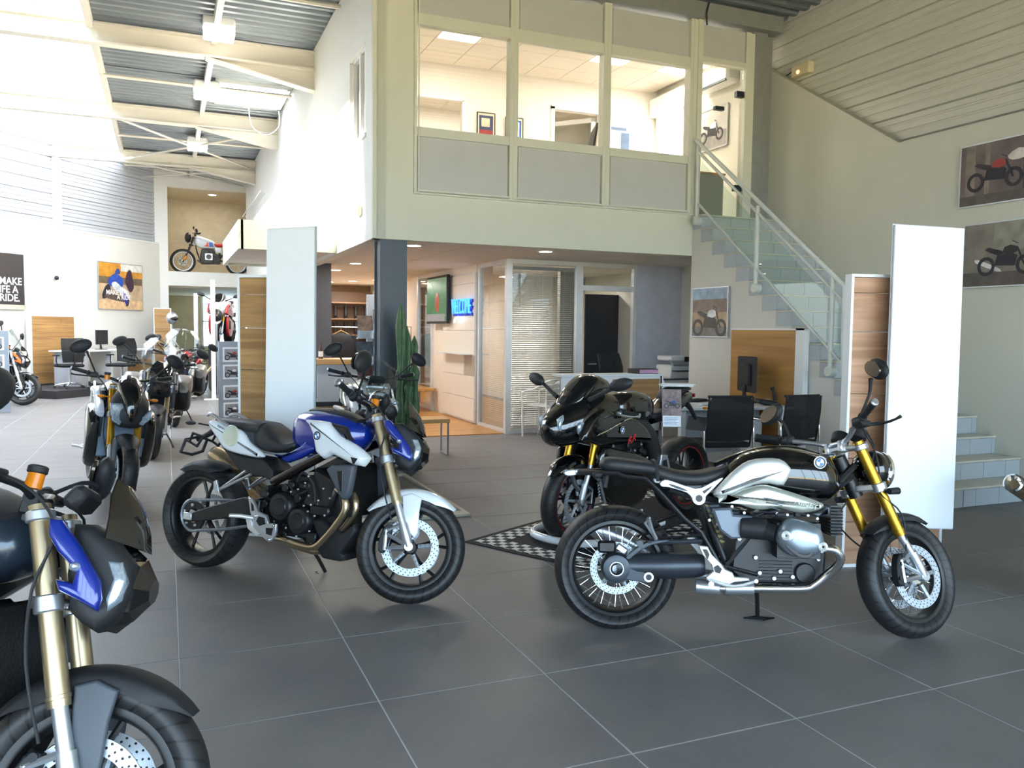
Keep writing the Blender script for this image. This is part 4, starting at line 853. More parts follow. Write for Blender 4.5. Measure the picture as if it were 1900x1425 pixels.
# ---------------------------------------------------------------- parallel twin roadster (several of them)
def twin_roadster(label, x, y, az, lean, steer=30, body=blue, side=white, tail=white, ff=white, accent=blue, forkm=champ, lamp='angular', screen=True, lod=0, z=0, fl=blkm, cockpit=True, f800=True, mirrors=(1.18, .44, 1.235, 1.15), rimm=None, stripe=None, panniers=None, topcase=None, tall=None, seatmat=seatm, reservoir=True, clutch=True):
    K = Kit(label, x, y, az, lean, z, wb=1.526, rake=25, trail=.09, steer=steer, lod=lod, rr=.325, rf=.305)
    K.wheel(False, dy=(.06,), disc=.13, rim=rimm, stripe=stripe); K.wheel(True, dy=(-.068, .068), disc=.158, rim=rimm, stripe=stripe)
    K.fork((1.252, 1.0), (1.432, .526), (1.522, .305), forkm, .029, low=silver); K.clamps((1.256, .990), (1.338, .770), tilt=.33)
    # tank with coloured spine and dark side
    g = G().body([(.70, .86, .985, .05), (.735, .80, 1.017, .10), (.80, .78, 1.035, .135), (.91, .77, 1.042, .16), (1.03, .78, 1.03, .165), (1.12, .80, 1.005, .14), (1.18, .84, .975, .09), (1.22, .88, .95, .05)], 22, 2.6)
    tank = K.p('tank', g, body, ang=60)
    K.p('tank_cover', G().body([(.80, 1.0, 1.046, .05), (.92, 1.0, 1.056, .075), (1.05, .98, 1.044, .08), (1.16, .93, 1.004, .07)], 14, 2.4), blkm, par=tank)
    K.p('filler_cap', G().cyl((.98, 0, 1.052), (.985, 0, 1.064), .035, 20, bev=.004), silver, par=tank)
    panel = [(.895, .985), (.98, .985), (1.06, .979), (1.10, .94), (1.141, .908), (1.20, .885), (1.269, .856), (1.315, .828), (1.352, .797), (1.33, .765), (1.314, .747), (1.252, .750), (1.183, .774), (1.106, .799), (1.075, .78), (1.045, .769), (.991, .800), (.975, .85), (.964, .896), (.93, .95)]
    vent = [(1.25, .798), (1.298, .793), (1.285, .775), (1.268, .760)]
    for q in (-1, 1):
        sp = K.p('tank_side_panel', G().pillow(panel, q*.168, q*.052, .035, k=1), side)
        K.p('panel_vent', G().plate(vent, q*.205, q*.2235, .002), blk, par=sp)
        K.emblem(tank, 1.012, q*.218, .90, .027)
        K.p('tank_infill', G().pillow([(1.06, .975), (1.16, .96), (1.20, .90), (1.22, .88), (1.16, .90), (1.10, .935)], q*.150, q*.03, .02, k=1), blkm, par=tank)
        K.p('frame_cover', G().pillow([(.637, .765), (.70, .763), (.78, .80), (.85, .838), (.875, .865), (.925, .845), (.955, .815), (.84, .755), (.75, .722), (.69, .738)], q*.125, q*.03, .02, k=1), accent)
        K.p('frame_spar', G().pillow([(.63, .60), (.645, .635), (.80, .712), (.95, .79), (1.08, .85), (1.16, .88), (1.20, .84), (1.10, .80), (1.02, .765), (.85, .675), (.70, .60), (.66, .575)], q*.135, q*.035, .02, k=1), mat('frame_bronze_black', '1d1815', .2, .5, coat=.6), label='gloss dark frame beam')
        rs = K.p('radiator_shroud', G().pillow([(1.058, .713), (1.10, .745), (1.20, .752), (1.257, .754), (1.245, .66), (1.232, .583), (1.205, .555), (1.18, .553), (1.14, .60)], q*.165, q*.03, .02, k=1), grey)
        K.p('shroud_slot', G().plate([(1.145, .71), (1.185, .715), (1.19, .60), (1.172, .60)], q*.190, q*.1975, .002), blk, par=rs)
        K.p('tail_panel', G().pillow([(.10, .905), (.112, .938), (.167, .931), (.282, .893), (.325, .898), (.36, .888), (.394, .862), (.423, .828), (.48, .795), (.535, .765), (.546, .74), (.49, .733), (.431, .737), (.315, .749), (.238, .769), (.177, .827)], q*.115, q*.035, .025, k=2), tail)
        cup = K.p('panel_cup', G().lathe([(.0, q*.1535), (.052, q*.1545), (.060, q*.1575), (.066, q*.146)], (.305, 0, .853), (0, 1, 0), 28), mat('number_cup', 'c8ccb8', .3, noise=.08))
        K.p('grab_rail', G().tube([(.045, q*.09, .965), (.10, q*.115, .975), (.20, q*.118, .93), (.29, q*.112, .89)], [.010, .012, .011, .009], 10, k=3), silver)
        K.p('rear_indicator', G().tube([(.05, q*.07, .90), (.0, q*.12, .91)], .006, 6).ell((-.035, q*.15, .912), (.045, .02, .014), 12), blkm)
        K.p('swingarm', G().plate([(-.03, .325), (.04, .365), (.18, .415), (.337, .464), (.434, .494), (.56, .48), (.56, .40), (.435, .375), (.31, .352), (.061, .305), (-.03, .295)], q*.115, q*.150, .006), blk)
        K.p('axle_adjuster', G().box((.0, q*.157, .335), (.07, .012, .045), bev=.004).cyl((-.005, q*.15, .34), (-.005, q*.172, .34), .015, 12), alu)
        br = [(.507, .505), (.54, .50), (.562, .47), (.592, .427), (.653, .413), (.674, .369), (.734, .369), (.735, .33), (.723, .289), (.70, .262), (.684, .258), (.621, .291), (.53, .333), (.555, .372), (.532, .414)]
        K.p('foot_bracket', G().plate(br, q*.170, q*.192, .004, k=1), silver)
        for pp in ([(.535, .478), (.555, .46), (.565, .43), (.545, .425)], [(.60, .40), (.645, .395), (.655, .36), (.61, .345), (.585, .37)], [(.66, .34), (.715, .345), (.705, .30), (.665, .305)]):
            K.p('bracket_opening', G().plate(pp, q*.190, q*.1935, 0), blk)
        K.p('heel_plate', G().plate([(.50, .40), (.545, .395), (.56, .34), (.62, .30), (.60, .285), (.53, .32)], q*.192, q*.200, .002, k=1), alu)
        K.bolts([(.575, .40), (.69, .275), (.72, .36), (.53, .50)], q*.192, chrome)
        K.p('footpeg', G().tube([(.56, q*.19, .385), (.50, q*.23, .395), (.47, q*.29, .40)], [.013, .013, .011], 10), alu)
        K.p('rear_bracket', G().tube([(.215, q*.13, .515), (.41, q*.12, .645)], .008, 6).tube([(.22, q*.13, .515), (.455, q*.12, .63)], .008, 6).plate([(.178, .565), (.20, .575), (.228, .50), (.20, .50), (.178, .51)], q*.125, q*.14, .003), silver)
    if f800 and lod == 0:
        text('tail_lettering', 'F800', .030, frame3((.215, -.148, .893), Vector((1, 0, -.38)).normalized(), Vector((.38, 0, 1)).normalized(), (0, -1, 0)), grey, K.root, .001)
        text('tail_initial', 'R', .036, frame3((.265, -.148, .873), Vector((1, 0, -.38)).normalized(), Vector((.38, 0, 1)).normalized(), (0, -1, 0)), red, K.root, .001)
    K.p('pillion_seat', G().body([(.11, .93, .948, .05), (.16, .915, .955, .09), (.30, .885, .955, .115), (.44, .87, .952, .12), (.49, .85, .945, .12)], 18, 3), seatmat, ang=60)
    K.p('rider_seat', G().body([(.44, .79, .94, .10), (.50, .77, .943, .125), (.565, .765, .905, .135), (.62, .77, .858, .13), (.68, .78, .836, .12), (.74, .80, .853, .10), (.79, .83, .862, .06)], 18, 3), seatmat, ang=60)
    K.p('subframe', G().plate([(.14, .89), (.24, .76), (.32, .735), (.52, .725), (.60, .66), (.60, .60), (.53, .62), (.40, .61), (.29, .68), (.20, .76), (.08, .88)], -.10, .10, .008, k=1), blkm)
    # tail end
    K.p('tail_light', G().plate([(.045, .915), (.06, .945), (.11, .95), (.15, .935), (.10, .915)], -.06, .06, .008, k=2), redlens)
    g = G().tube([(.08, 0, .90), (-.03, 0, .84), (-.12, 0, .80)], [.028, .018, .015], 10).tube([(-.13, -.09, .80), (-.165, -.09, .72), (-.165, 0, .70), (-.165, .09, .72), (-.13, .09, .80), (-.11, 0, .82)], .011, 6, closed=True).tube([(.02, -.09, .83), (-.06, -.10, .845), (-.09, -.095, .79), (-.03, -.09, .765)], .010, 6, closed=True).tube([(.02, .09, .83), (-.06, .10, .845), (-.09, .095, .79), (-.03, .09, .765)], .010, 6, closed=True)
    g.tube([(-.09, -.095, .79), (-.13, -.09, .80)], .009, 6).tube([(-.09, .095, .79), (-.13, .09, .80)], .009, 6)
    K.p('plate_holder', g, blkm)
    # engine
    eng = K.engine(.56, 1.13, .29, .66, .13)
    for cx_, cz_, r_ in ((.735, .468, .085), (.875, .40, .080)):
        for q in (-1, 1):
            K.p('engine_cover', G().lathe([(0, q*.185), (r_*.55, q*.187), (r_*.6, q*.180), (r_*.85, q*.178), (r_*.97, q*.165), (r_, q*.13)], (cx_, 0, cz_), (0, 1, 0), 30), blk, par=eng)
    K.p('cylinder_block', G().box((.99, 0, .57), (.20, .27, .24), R=Matrix.Rotation(.35, 3, 'Y'), bev=.02).box((1.0, 0, .47), (.14, .30, .06), bev=.01), blk, par=eng)
    K.bolts([(.80, .56), (.85, .58), (.90, .62), (.93, .55), (.95, .50), (1.0, .53), (1.03, .60), (.98, .44), (1.05, .45), (.93, .46), (.78, .35), (.95, .35), (.86, .31), (.92, .66), (1.08, .55), (.90, .49)], -.152, silver, eng, .006)
    K.p('cables', G().tube([(.83, -.15, .62), (.88, -.16, .68), (.95, -.15, .62), (.98, -.16, .52)], .007, 6, k=3).tube([(.76, -.14, .60), (.84, -.15, .55), (.92, -.16, .58)], .006, 6, k=3), blkm)
    for i, y_ in enumerate((-.11, -.055)):
        K.p('exhaust_pipe', G().tube([(1.08+.02*i, y_, .60), (1.16+.025*i, y_-.03, .575), (1.185+.03*i, y_-.04, .50), (1.14+.03*i, y_-.04, .42), (1.05+.03*i, y_-.035, .32), (.98, y_-.03, .262-.03*i), (.87, y_-.02, .258-.03*i), (.73, y_, .270-.03*i), (.62, y_+.04, .26)], .021, 12, k=3), titan)
    K.p('belly_pan', G().pillow([(.921, .412), (1.01, .425), (1.08, .39), (1.15, .365), (1.231, .42), (1.257, .379), (1.21, .31), (1.158, .253), (1.185, .244), (1.18, .205), (1.14, .195), (1.027, .198), (.985, .24), (1.0, .30), (.96, .36)], -.10, -.035, .02, k=1, back=.2), blkm)
    K.p('radiator', G().box((1.175, 0, .60), (.035, .30, .30), R=Matrix.Rotation(-.12, 3, 'Y'), bev=.006), rad)
    # chain and sprocket
    cx_, cz_, R_ = -.005, .335, .098
    pts = rim_pts((cx_, cz_), R_, -.105, 16, 80, 290)+[(.25, -.105, .275), (.48, -.105, .325), (.53, -.105, .36), (.54, -.105, .42), (.50, -.105, .465), (.25, -.105, .455)]
    pts = [(p[0], -.105, p[2]) for p in pts]
    ch = K.p('chain', G().tube(pts, .0105, 6, closed=True), chainm); K.p('sprocket', G().lathe([(.045, -.101), (.092, -.101), (.092, -.109), (.045, -.109)], (cx_, 0, cz_), (0, 1, 0), 36, closed=True), blk, par=ch)
    K.bolts([(cx_+.065*cos(a), cz_+.065*sin(a)) for a in (0.5, 1.6, 2.8, 4.0, 5.2)], -.11, silver, ch, .010)
    K.fender((0, .325), .342, 62, 125, .20, blkm, 'rear_hugger', False, .05)
    K.p('silencer', G().tube([(.55, .12, .28), (.35, .19, .42), (.22, .215, .52), (.0, .225, .62), (-.18, .23, .69), (-.20, .23, .697)], [.022, .028, .05, .058, .055, .045], 18, k=2), titan)
    K.p('silencer_cap', G().lathe([(.0, -.01), (.02, .0), (.045, .006), (.054, .0), (.05, -.02)], (-.205, .23, .698), (-.93, 0, .37), 20), chrome)
    K.p('side_stand', G().tube([(.70, .10, .26), (.755, .19, .12), (.78, .235, .035)], .011, 8).tube([(.70, .24, .024), (.76, .20, .026), (.84, .24, .024), (.76, .29, .022)], .005, 6, closed=True), blk)
    # front
    fen = K.fender((1.526, .305), .318, 46, 146, .155, ff, side=.05, tip=.35)
    for q in (-1, 1): K.p('fender_stay', G().pillow([(1.448, .58), (1.50, .60), (1.56, .58), (1.555, .50), (1.561, .42), (1.562, .385), (1.545, .355), (1.517, .374), (1.473, .434)], q*.085, q*.012, .01, k=1), ff if ff is not blkm else grey, True)
    if lamp == 'angular':
        for q in (-1, 1):
            K.p('lamp_housing', G().pillow([(1.344, .985), (1.40, .99), (1.46, .955), (1.524, .90), (1.535, .82), (1.515, .76), (1.471, .712), (1.43, .73), (1.394, .755), (1.36, .85)], q*.085, q*.045, .035, k=1, back=.085), fl, True)
            K.p('lamp_wing', G().pillow([(1.300, .985), (1.335, .985), (1.40, .92), (1.469, .842), (1.482, .80), (1.480, .765), (1.43, .785), (1.372, .805), (1.355, .835), (1.40, .83), (1.40, .86), (1.345, .90), (1.31, .94)], q*.155, q*.022, .014, k=1), accent, True)
            K.p('lamp_lens', G().pillow([(1.455, .90), (1.50, .90), (1.525, .85), (1.52, .80), (1.492, .765), (1.478, .80), (1.485, .85)], q*.112, q*.03, .012, k=1), lens, True)
            K.p('front_indicator', G().ell((1.40, q*.165, .87), (.016, .03, .014), 12), lens, True)
        K.p('lamp_nose', G().body([(1.40, .74, .98, .10), (1.47, .725, .96, .11), (1.53, .75, .92, .095), (1.565, .80, .87, .05)], 8, 2.0, k=1), black if fl is blkm else fl, True, ang=20)
        secs = []
        for zz, xc, xe, ww in ((.935, 1.535, 1.44, .125), (.99, 1.52, 1.435, .12), (1.05, 1.49, 1.42, .10), (1.105, 1.445, 1.41, .055)):
            q = [(xc+(xe-xc)*abs(a)**1.3, a*ww, zz+.02*abs(a)) for a in (-1, -.6, -.25, 0, .25, .6, 1)]; secs.append(q+[(x-.004, y, z) for x, y, z in q[::-1]])
        K.p('wind_deflector', G().loft(secs), mat('dark_tinted_screen', '0d0e11', .08, coat=1, noise=0), True)
    elif lamp == 'twin':
        K.p('nose_cowl', G().body([(1.36, .76, 1.02, .10), (1.45, .69, 1.0, .15), (1.53, .68, .92, .14), (1.57, .72, .86, .08)], 16, 2.6), fl, True, ang=40)
        K.p('intake_cowl', G().body([(1.30, .90, 1.12, .08), (1.40, .88, 1.10, .10), (1.50, .86, 1.02, .085), (1.585, .78, .92, .05), (1.60, .74, .82, .02)], 14, 2.4), black, True, ang=50)
        K.p('left_lamp', G().plate([(.035, .77), (.10, .80), (.165, .86), (.155, .77), (.10, .715), (.04, .725)], 1.515, 1.565, .01, ax='x', k=1), lens, True)
        K.p('right_lamp', G().plate([(-.165, .88), (-.08, .885), (-.035, .83), (-.03, .76), (-.08, .705), (-.14, .74)], 1.515, 1.565, .01, ax='x', k=1), lens, True)
        K.p('wide_radiator', G().box((1.20, 0, .57), (.03, .44, .34), R=Matrix.Rotation(-.12, 3, 'Y'), bev=.01), mat('radiator_blue_grey', '6c7c8e', .45, .4))
        for q in (-1, 1):
            K.p('radiator_wing', G().pillow([(1.00, .84), (1.20, .82), (1.32, .70), (1.30, .52), (1.22, .36), (1.12, .30), (1.08, .45), (1.05, .65)], q*.20, q*.07, .05, k=1, back=.02), black)
            K.p('front_indicator', G().tube([(1.38, q*.10, .92), (1.38, q*.19, .92)], .007, 6).ell((1.38, q*.21, .92), (.02, .03, .015), 12), amber, True)
    else:
        g = G().ell((1.42, 0, .875), (.10, .095, .095), 22); K.p('headlight_shell', g, chrome, True)
        K.p('headlight_ring', G().lathe([(.085, 0), (.098, .01), (.098, .028), (.085, .036)], (1.46, 0, .87), (1, 0, -.05), 32), chrome, True)
        K.p('headlight_lens', G().lathe([(.0, .052), (.05, .046), (.086, .034)], (1.46, 0, .87), (1, 0, -.05), 28), lens, True)
        for q in (-1, 1): K.p('front_indicator', G().tube([(1.38, q*.08, .86), (1.38, q*.15, .86)], .006, 6).ell((1.38, q*.165, .86), (.02, .03, .018), 12), lens, True)
    if tall:
        w_, h_ = tall; secs = []
        for i in range(9):
            t = i/8; zz = .98+h_*t; xx = 1.50-.30*t*h_/.45; ww = w_*(.75+.35*sin(pi*min(1, t*.9+.1))) if t < .75 else w_*(1.05-.9*(t-.75)**1.2*2); q = []
            for j in range(11): a = -1+2*j/10; q.append((xx-.10*a*a, a*ww, zz-.03*a*a*(t > .8)))
            for j in range(10, -1, -1): a = -1+2*j/10; q.append((xx-.10*a*a-.004, a*ww, zz-.03*a*a*(t > .8)))
            secs.append(q)
        K.p('windscreen', G().loft(secs), clear, True, ang=60)
    if cockpit: K.p('instrument_panel', G().box((1.315, 0, 1.06), (.05, .15, .07), R=Matrix.Rotation(.5, 3, 'Y'), bev=.015), blkm, True)
    K.bars((1.20, 1.045), (1.06, 1.115), .05, blk, .40, mir=mirrors, reservoir=reservoir)
    K.p('hoses', G().tube([(1.16, -.24, 1.08), (1.26, -.20, 1.04), (1.32, -.15, .95), (1.30, -.14, .80), (1.34, -.15, .62), (1.41, -.12, .44)], .0045, 6, k=4).tube([(1.18, .20, 1.07), (1.28, .15, 1.02), (1.31, .12, .90)], .0045, 6, k=4), blkm, True)
    if panniers:
        for q in (-1, 1):
            b = K.p('pannier', G().body([(-.10, .56, .82, .07), (-.02, .48, .88, .10), (.15, .44, .90, .11), (.30, .46, .88, .10), (.40, .56, .84, .06)], 16, 4).xf(lambda v, q=q: v+Vector((0, q*.30, 0))), blk, ang=60)
            K.p('pannier_lid', G().body([(-.11, .70, .86, .06), (-.02, .68, .90, .10), (.15, .68, .92, .115), (.30, .68, .90, .10), (.41, .70, .84, .05)], 16, 4).xf(lambda v, q=q: v+Vector((0, q*.305, 0))), panniers, par=b, ang=60)
    if topcase: K.p('top_case', G().body([(-.25, .98, 1.16, .12), (-.15, .96, 1.24, .19), (.0, .96, 1.25, .20), (.10, .97, 1.18, .14)], 16, 4), topcase, ang=60)
    return K

# ---------------------------------------------------------------- faired sport bike
def sport_bike(label, x, y, az, lean=0, z=0, steer=8, body=black, side=black, acc=None, lod=0, card=True, stand=True):
    K = Kit(label, x, y, az, lean, z, wb=1.43, rr=.32, rf=.30, rake=24, trail=.10, steer=steer, lod=lod)
    K.wheel(False, w=.19, dy=(-.06,), disc=.11, stripe=red, spokes=5); K.wheel(True, dy=(-.068, .068), disc=.158, stripe=red, spokes=5)
    K.fork((1.235, .96), (1.33, .56), (1.428, .30), gold, .028)
    K.clamps((1.24, .93), (1.30, .73))
    g = G().body([(.50, .84, .96, .06), (.56, .82, 1.01, .11), (.65, .80, 1.045, .15), (.78, .80, 1.065, .165), (.92, .80, 1.06, .15), (1.02, .82, 1.02, .11), (1.08, .84, .97, .07)], 22, 2.7); tank = K.p('tank', g, body, ang=60)
    # nose cowl: lofted cross-sections running forward
    secs = []
    for x_, zb, zt, w_ in ((1.12, .80, 1.08, .215), (1.25, .76, 1.10, .215), (1.38, .72, 1.07, .205), (1.50, .70, 1.01, .18), (1.60, .70, .95, .13), (1.66, .74, .90, .08), (1.69, .79, .86, .035)): secs.append((x_, zb, zt, w_))
    K.p('nose_cowl', G().body(secs, 24, 2.3), body, ang=60)
    K.p('screen', G().body([(1.10, 1.04, 1.17, .10), (1.20, 1.03, 1.20, .125), (1.30, 1.01, 1.195, .13), (1.40, .98, 1.12, .12), (1.48, .96, 1.04, .09), (1.53, .95, 1.0, .05)], 20, 2.1), mat('dark_screen', '0c0d10', .06, coat=1, noise=0), ang=60)
    for q in (-1, 1):
        K.p('headlight', G().pillow([(1.37, .872), (1.42, .885), (1.50, .885), (1.54, .865), (1.53, .80), (1.48, .79), (1.40, .80), (1.372, .83)], q*.165, q*.02, .02, k=2, back=.02), lens if lod == 0 else clear)
        K.p('nose_lens', G().pillow([(1.60, .93), (1.645, .905), (1.655, .85), (1.63, .78), (1.60, .79), (1.60, .86)], q*.085, q*.018, .012, k=1, back=.02), lens)
        up = [(1.30, .97), (1.20, .94), (1.05, .90), (.90, .865), (.80, .80), (.72, .71), (.76, .67), (.90, .69), (1.05, .70), (1.20, .71), (1.32, .70), (1.46, .735), (1.55, .76), (1.50, .86), (1.42, .93)]
        f1 = K.p('side_fairing', G().pillow(up, q*.19, q*.045, .04, k=2), side, ang=60)
        K.p('fairing_edge', G().tube([(1.46, q*.225, .77), (1.30, q*.238, .81), (1.12, q*.24, .865), (1.0, q*.236, .885)], .006, 6, k=3), chrome if body is black else black)
        lo = [(1.30, .69), (1.10, .66), (.90, .61), (.70, .53), (.66, .47), (.72, .36), (.80, .25), (.95, .20), (1.12, .22), (1.25, .30), (1.31, .42), (1.34, .56)]
        K.p('lower_fairing', G().pillow(lo, q*.185, q*.04, .035, k=2), side, ang=60)
        K.p('side_vent', G().pillow([(1.24, .60), (1.20, .40), (1.06, .38), (1.10, .58)], q*.222, q*.01, .01, k=1), rad)
        K.p('frame_spar', G().pillow([(.50, .46), (.52, .60), (.58, .74), (.70, .84), (.95, .88), (1.10, .90), (1.10, .82), (.90, .76), (.72, .66), (.64, .50), (.60, .42)], q*.13, q*.04, .02, k=1), blk)
        K.emblem(f1, 1.13, q*.243, .805, .026)
        K.p('swingarm', G().plate([(-.04, .32), (.0, .36), (.20, .43), (.40, .50), (.54, .50), (.54, .40), (.30, .34), (.02, .28)], q*.12, q*.16, .006), blk)
        K.p('foot_bracket', G().plate([(.42, .42), (.47, .55), (.55, .56), (.58, .45), (.52, .36), (.46, .36)], q*.17, q*.188, .004, k=1), silver)
        K.p('heel_slot', G().plate([(.46, .43), (.49, .52), (.54, .51), (.54, .44), (.50, .40)], q*.186, q*.191, 0), blk)
        K.p('rear_indicator', G().ell((-.16, q*.12, .88), (.03, .02, .012), 10), amber)
    sg = -1 if acc is None else -1
    for q in (-1, 1):
        text('fairing_initials', 'RR', .085, frame3((1.0, q*.236, .725), Vector((-q, 0, -q*.28*-1)).normalized() if q > 0 else Vector((1, 0, .28)).normalized(), Vector((-.28*q, 0, 1)).normalized(), (0, q, 0)), red if body is black else white, K.root, .002, .001)
    K.p('rider_seat', G().body([(.30, .85, .90, .08), (.36, .83, .91, .11), (.45, .82, .89, .12), (.55, .83, .88, .09)], 16, 3), seatm, ang=60)
    K.p('tail_unit', G().body([(-.10, .97, 1.0, .03), (-.02, .93, 1.03, .08), (.12, .88, 1.035, .11), (.26, .84, .99, .12), (.36, .80, .92, .11), (.5, .78, .86, .08)], 18, 2.8), body, ang=60)
    K.p('pillion_seat', G().body([(-.05, 1.03, 1.055, .05), (.05, 1.02, 1.072, .085), (.20, .98, 1.055, .09), (.28, .95, 1.0, .07)], 14, 3), seatm, ang=60)
    K.p('tail_light', G().box((-.115, 0, .985), (.02, .09, .03), bev=.006), redlens)
    K.p('plate_holder', G().tube([(-.02, 0, .94), (-.12, 0, .87), (-.20, 0, .78)], [.03, .02, .015], 8).box((-.22, 0, .735), (.012, .18, .12), R=Matrix.Rotation(-.3, 3, 'Y')), blkm)
    eng = K.engine(.55, 1.1, .28, .68, .14)
    K.bolts([(.62, .50), (.70, .55), (.74, .48), (.66, .60), (.80, .55), (.86, .62), (.78, .66), (.92, .60)], .15, silver, eng)
    K.fender((1.43, .30), .315, 40, 125, .15, body, side=.045, tip=.4)
    K.p('exhaust_pipe', G().tube([(.9, -.10, .22), (.6, -.12, .20), (.45, -.15, .26), (.30, -.18, .34)], .028, 12, k=3), titan)
    K.p('silencer', G().tube([(.36, -.17, .32), (.30, -.19, .36), (.02, -.21, .52), (.0, -.212, .53)], [.04, .055, .055, .04], 16), silver)
    K.bars((1.18, .965), (1.10, .93), 0, blk, .34, mir=None, levm=silver)
    for q in (-1, 1):
        g = G().tube([(1.40, q*.15, 1.03), (1.38, q*.25, 1.08), (1.36, q*.33, 1.12)], [.018, .014, .013], 8, k=2).ell((1.36, q*.40, 1.15), (.035, .095, .045), 16, Matrix.Rotation(q*.25, 3, 'X') @ Matrix.Rotation(q*.2, 3, 'Z'))
        K.p('mirror', g, blkm)
    return K

# ---------------------------------------------------------------- vintage enduro on the gallery
def vintage_enduro():
    K = Kit('white vintage enduro bike with red seat and orange and blue tank stripe in the niche', 1.90, 19.85, 270, 5, z=3.03, wb=1.46, rr=.32, rf=.345, rake=28, trail=.12, steer=6, lod=1)
    K.wheel(False, wire=True, rim=silver, dy=(), w=.11); K.wheel(True, wire=True, rim=silver, dy=(-.05,), disc=.13, w=.09)
    K.fork((1.17, 1.02), (1.32, .62), (1.46, .345), blk, .02, y=.08, low=blk, caliper=False, foot=False); K.clamps((1.18, 1.0), (1.25, .80), .08, blk)
    K.p('fork_gaiter', G().cyl((1.38, -.08, .50), (1.44, -.08, .39), .035, 12).cyl((1.38, .08, .50), (1.44, .08, .39), .035, 12), mat('amber_plastic', 'e0901c', .35), True)
    tank = K.p('tank', G().body([(.58, .76, .88, .06), (.66, .73, .95, .11), (.82, .72, 1.01, .14), (.98, .73, 1.06, .15), (1.09, .78, 1.06, .12), (1.15, .86, 1.0, .05)], 18, 2.8), white, ang=60)
    for q in (-1, 1):
        K.p('tank_stripe', G().pillow([(.64, .79), (.68, .90), (.78, .90), (.76, .78)], q*.118, q*.018, .01, k=0), mat('stripe_blue', '2e62c0', .3), par=tank, label='blue tank stripe')
        K.p('tank_stripe', G().pillow([(.77, .78), (.79, .90), (.90, .91), (.92, .79)], q*.122, q*.018, .01, k=0), mat('stripe_orange', 'e0521f', .3), par=tank, label='orange tank stripe')
        K.p('side_cover', G().pillow([(.42, .62), (.42, .76), (.62, .78), (.60, .62)], q*.10, q*.03, .02, k=1), white)
    K.p('seat', G().body([(-.05, .84, .89, .07), (.10, .80, .90, .11), (.35, .78, .89, .12), (.55, .78, .88, .11), (.66, .82, .90, .08)], 16, 3), mat('seat_red', 'b5201c', .5), ang=60)
    eng = K.engine(.45, 1.0, .30, .72, .12)
    for q in (-1, 1):
        K.p('cylinder', G().cyl((.78, q*.10, .50), (.78, q*.28, .50), .07, 18, bev=.01), dgrey, par=eng)
        for i in range(4): K.p('cylinder_fin', G().box((.78, q*(.14+i*.03), .50), (.20, .008, .18), bev=.002), silver, par=eng)
    K.p('bash_plate', G().plate([(.45, .30), (.95, .27), (1.10, .38), (1.05, .40), (.92, .30), (.46, .33)], -.12, .12, .004), blk)
    K.p('frame', G().tube([(1.15, 0, .95), (1.08, 0, .60), (.98, 0, .32), (.5, 0, .30), (.42, 0, .55), (.10, 0, .74)], .018, 8).tube([(.5, .08, .40), (0, .10, .32)], .022, 8), blk)
    K.p('front_fender', G().body([(1.13, .80, .83, .07), (1.30, .86, .88, .07), (1.50, .90, .915, .075), (1.68, .89, .90, .06), (1.78, .85, .86, .03)], 10, 4), white, True)
    K.p('rear_fender', G().body([(-.36, .80, .82, .05), (-.20, .83, .86, .08), (.0, .80, .86, .09), (.2, .76, .82, .08)], 10, 4), white)
    K.p('headlight_cowl', G().ell((1.32, 0, 1.0), (.09, .14, .15), 16), blk, True); K.p('headlight_lens', G().ell((1.375, 0, .98), (.03, .08, .08), 14), lens, True)
    K.bars((1.13, 1.10), (1.02, 1.17), .07, blk, .40, mir=(1.12, .40, 1.28, .8))
    K.p('silencer', G().tube([(.5, .14, .5), (.2, .17, .6), (-.15, .18, .70)], [.03, .045, .04], 12), blk)
# ================================================================ posters and pictures
def bike_print(g1, g2, cx, cy, s, fx):
    """flat side-view motorcycle: g1 dark shapes, g2 coloured shapes; fx(u,v,h) maps to 3D"""
    def poly(g, pts, h): 
        a = [fx(cx+x*s, cy+y*s, h) for x, y in pts]; b = [fx(cx+x*s, cy+y*s, h+.0015) for x, y in pts]; n = len(a)
        g.add(a+b, [tuple(range(n))[::-1], tuple(range(n, 2*n))]+[(i, (i+1) % n, n+(i+1) % n, n+i) for i in range(n)])
    for wx in (-.33, .33):
        for k in range(14):
            a0, a1 = 2*pi*k/14, 2*pi*(k+1)/14; r0, r1 = .10, .155
            poly(g1, [(wx+r0*cos(a0), -.17+r0*sin(a0)), (wx+r1*cos(a0), -.17+r1*sin(a0)), (wx+r1*cos(a1), -.17+r1*sin(a1)), (wx+r0*cos(a1), -.17+r0*sin(a1))], .001)
    poly(g1, [(-.18, -.16), (.16, -.18), (.20, -.02), (.08, .03), (-.14, .0)], .001)
    poly(g1, [(-.36, .10), (-.30, .13), (-.08, .07), (-.02, .02), (-.14, .0), (-.28, .05)], .0012)
    poly(g1, [(.33, -.17), (.20, .12), (.17, .12), (.30, -.17)], .0014)
    poly(g1, [(.10, .22), (.20, .17), (.21, .15), (.11, .20)], .001)
    poly(g2, [(-.06, .03), (-.02, .12), (.08, .15), (.18, .12), (.20, .04), (.10, .0)], .002)
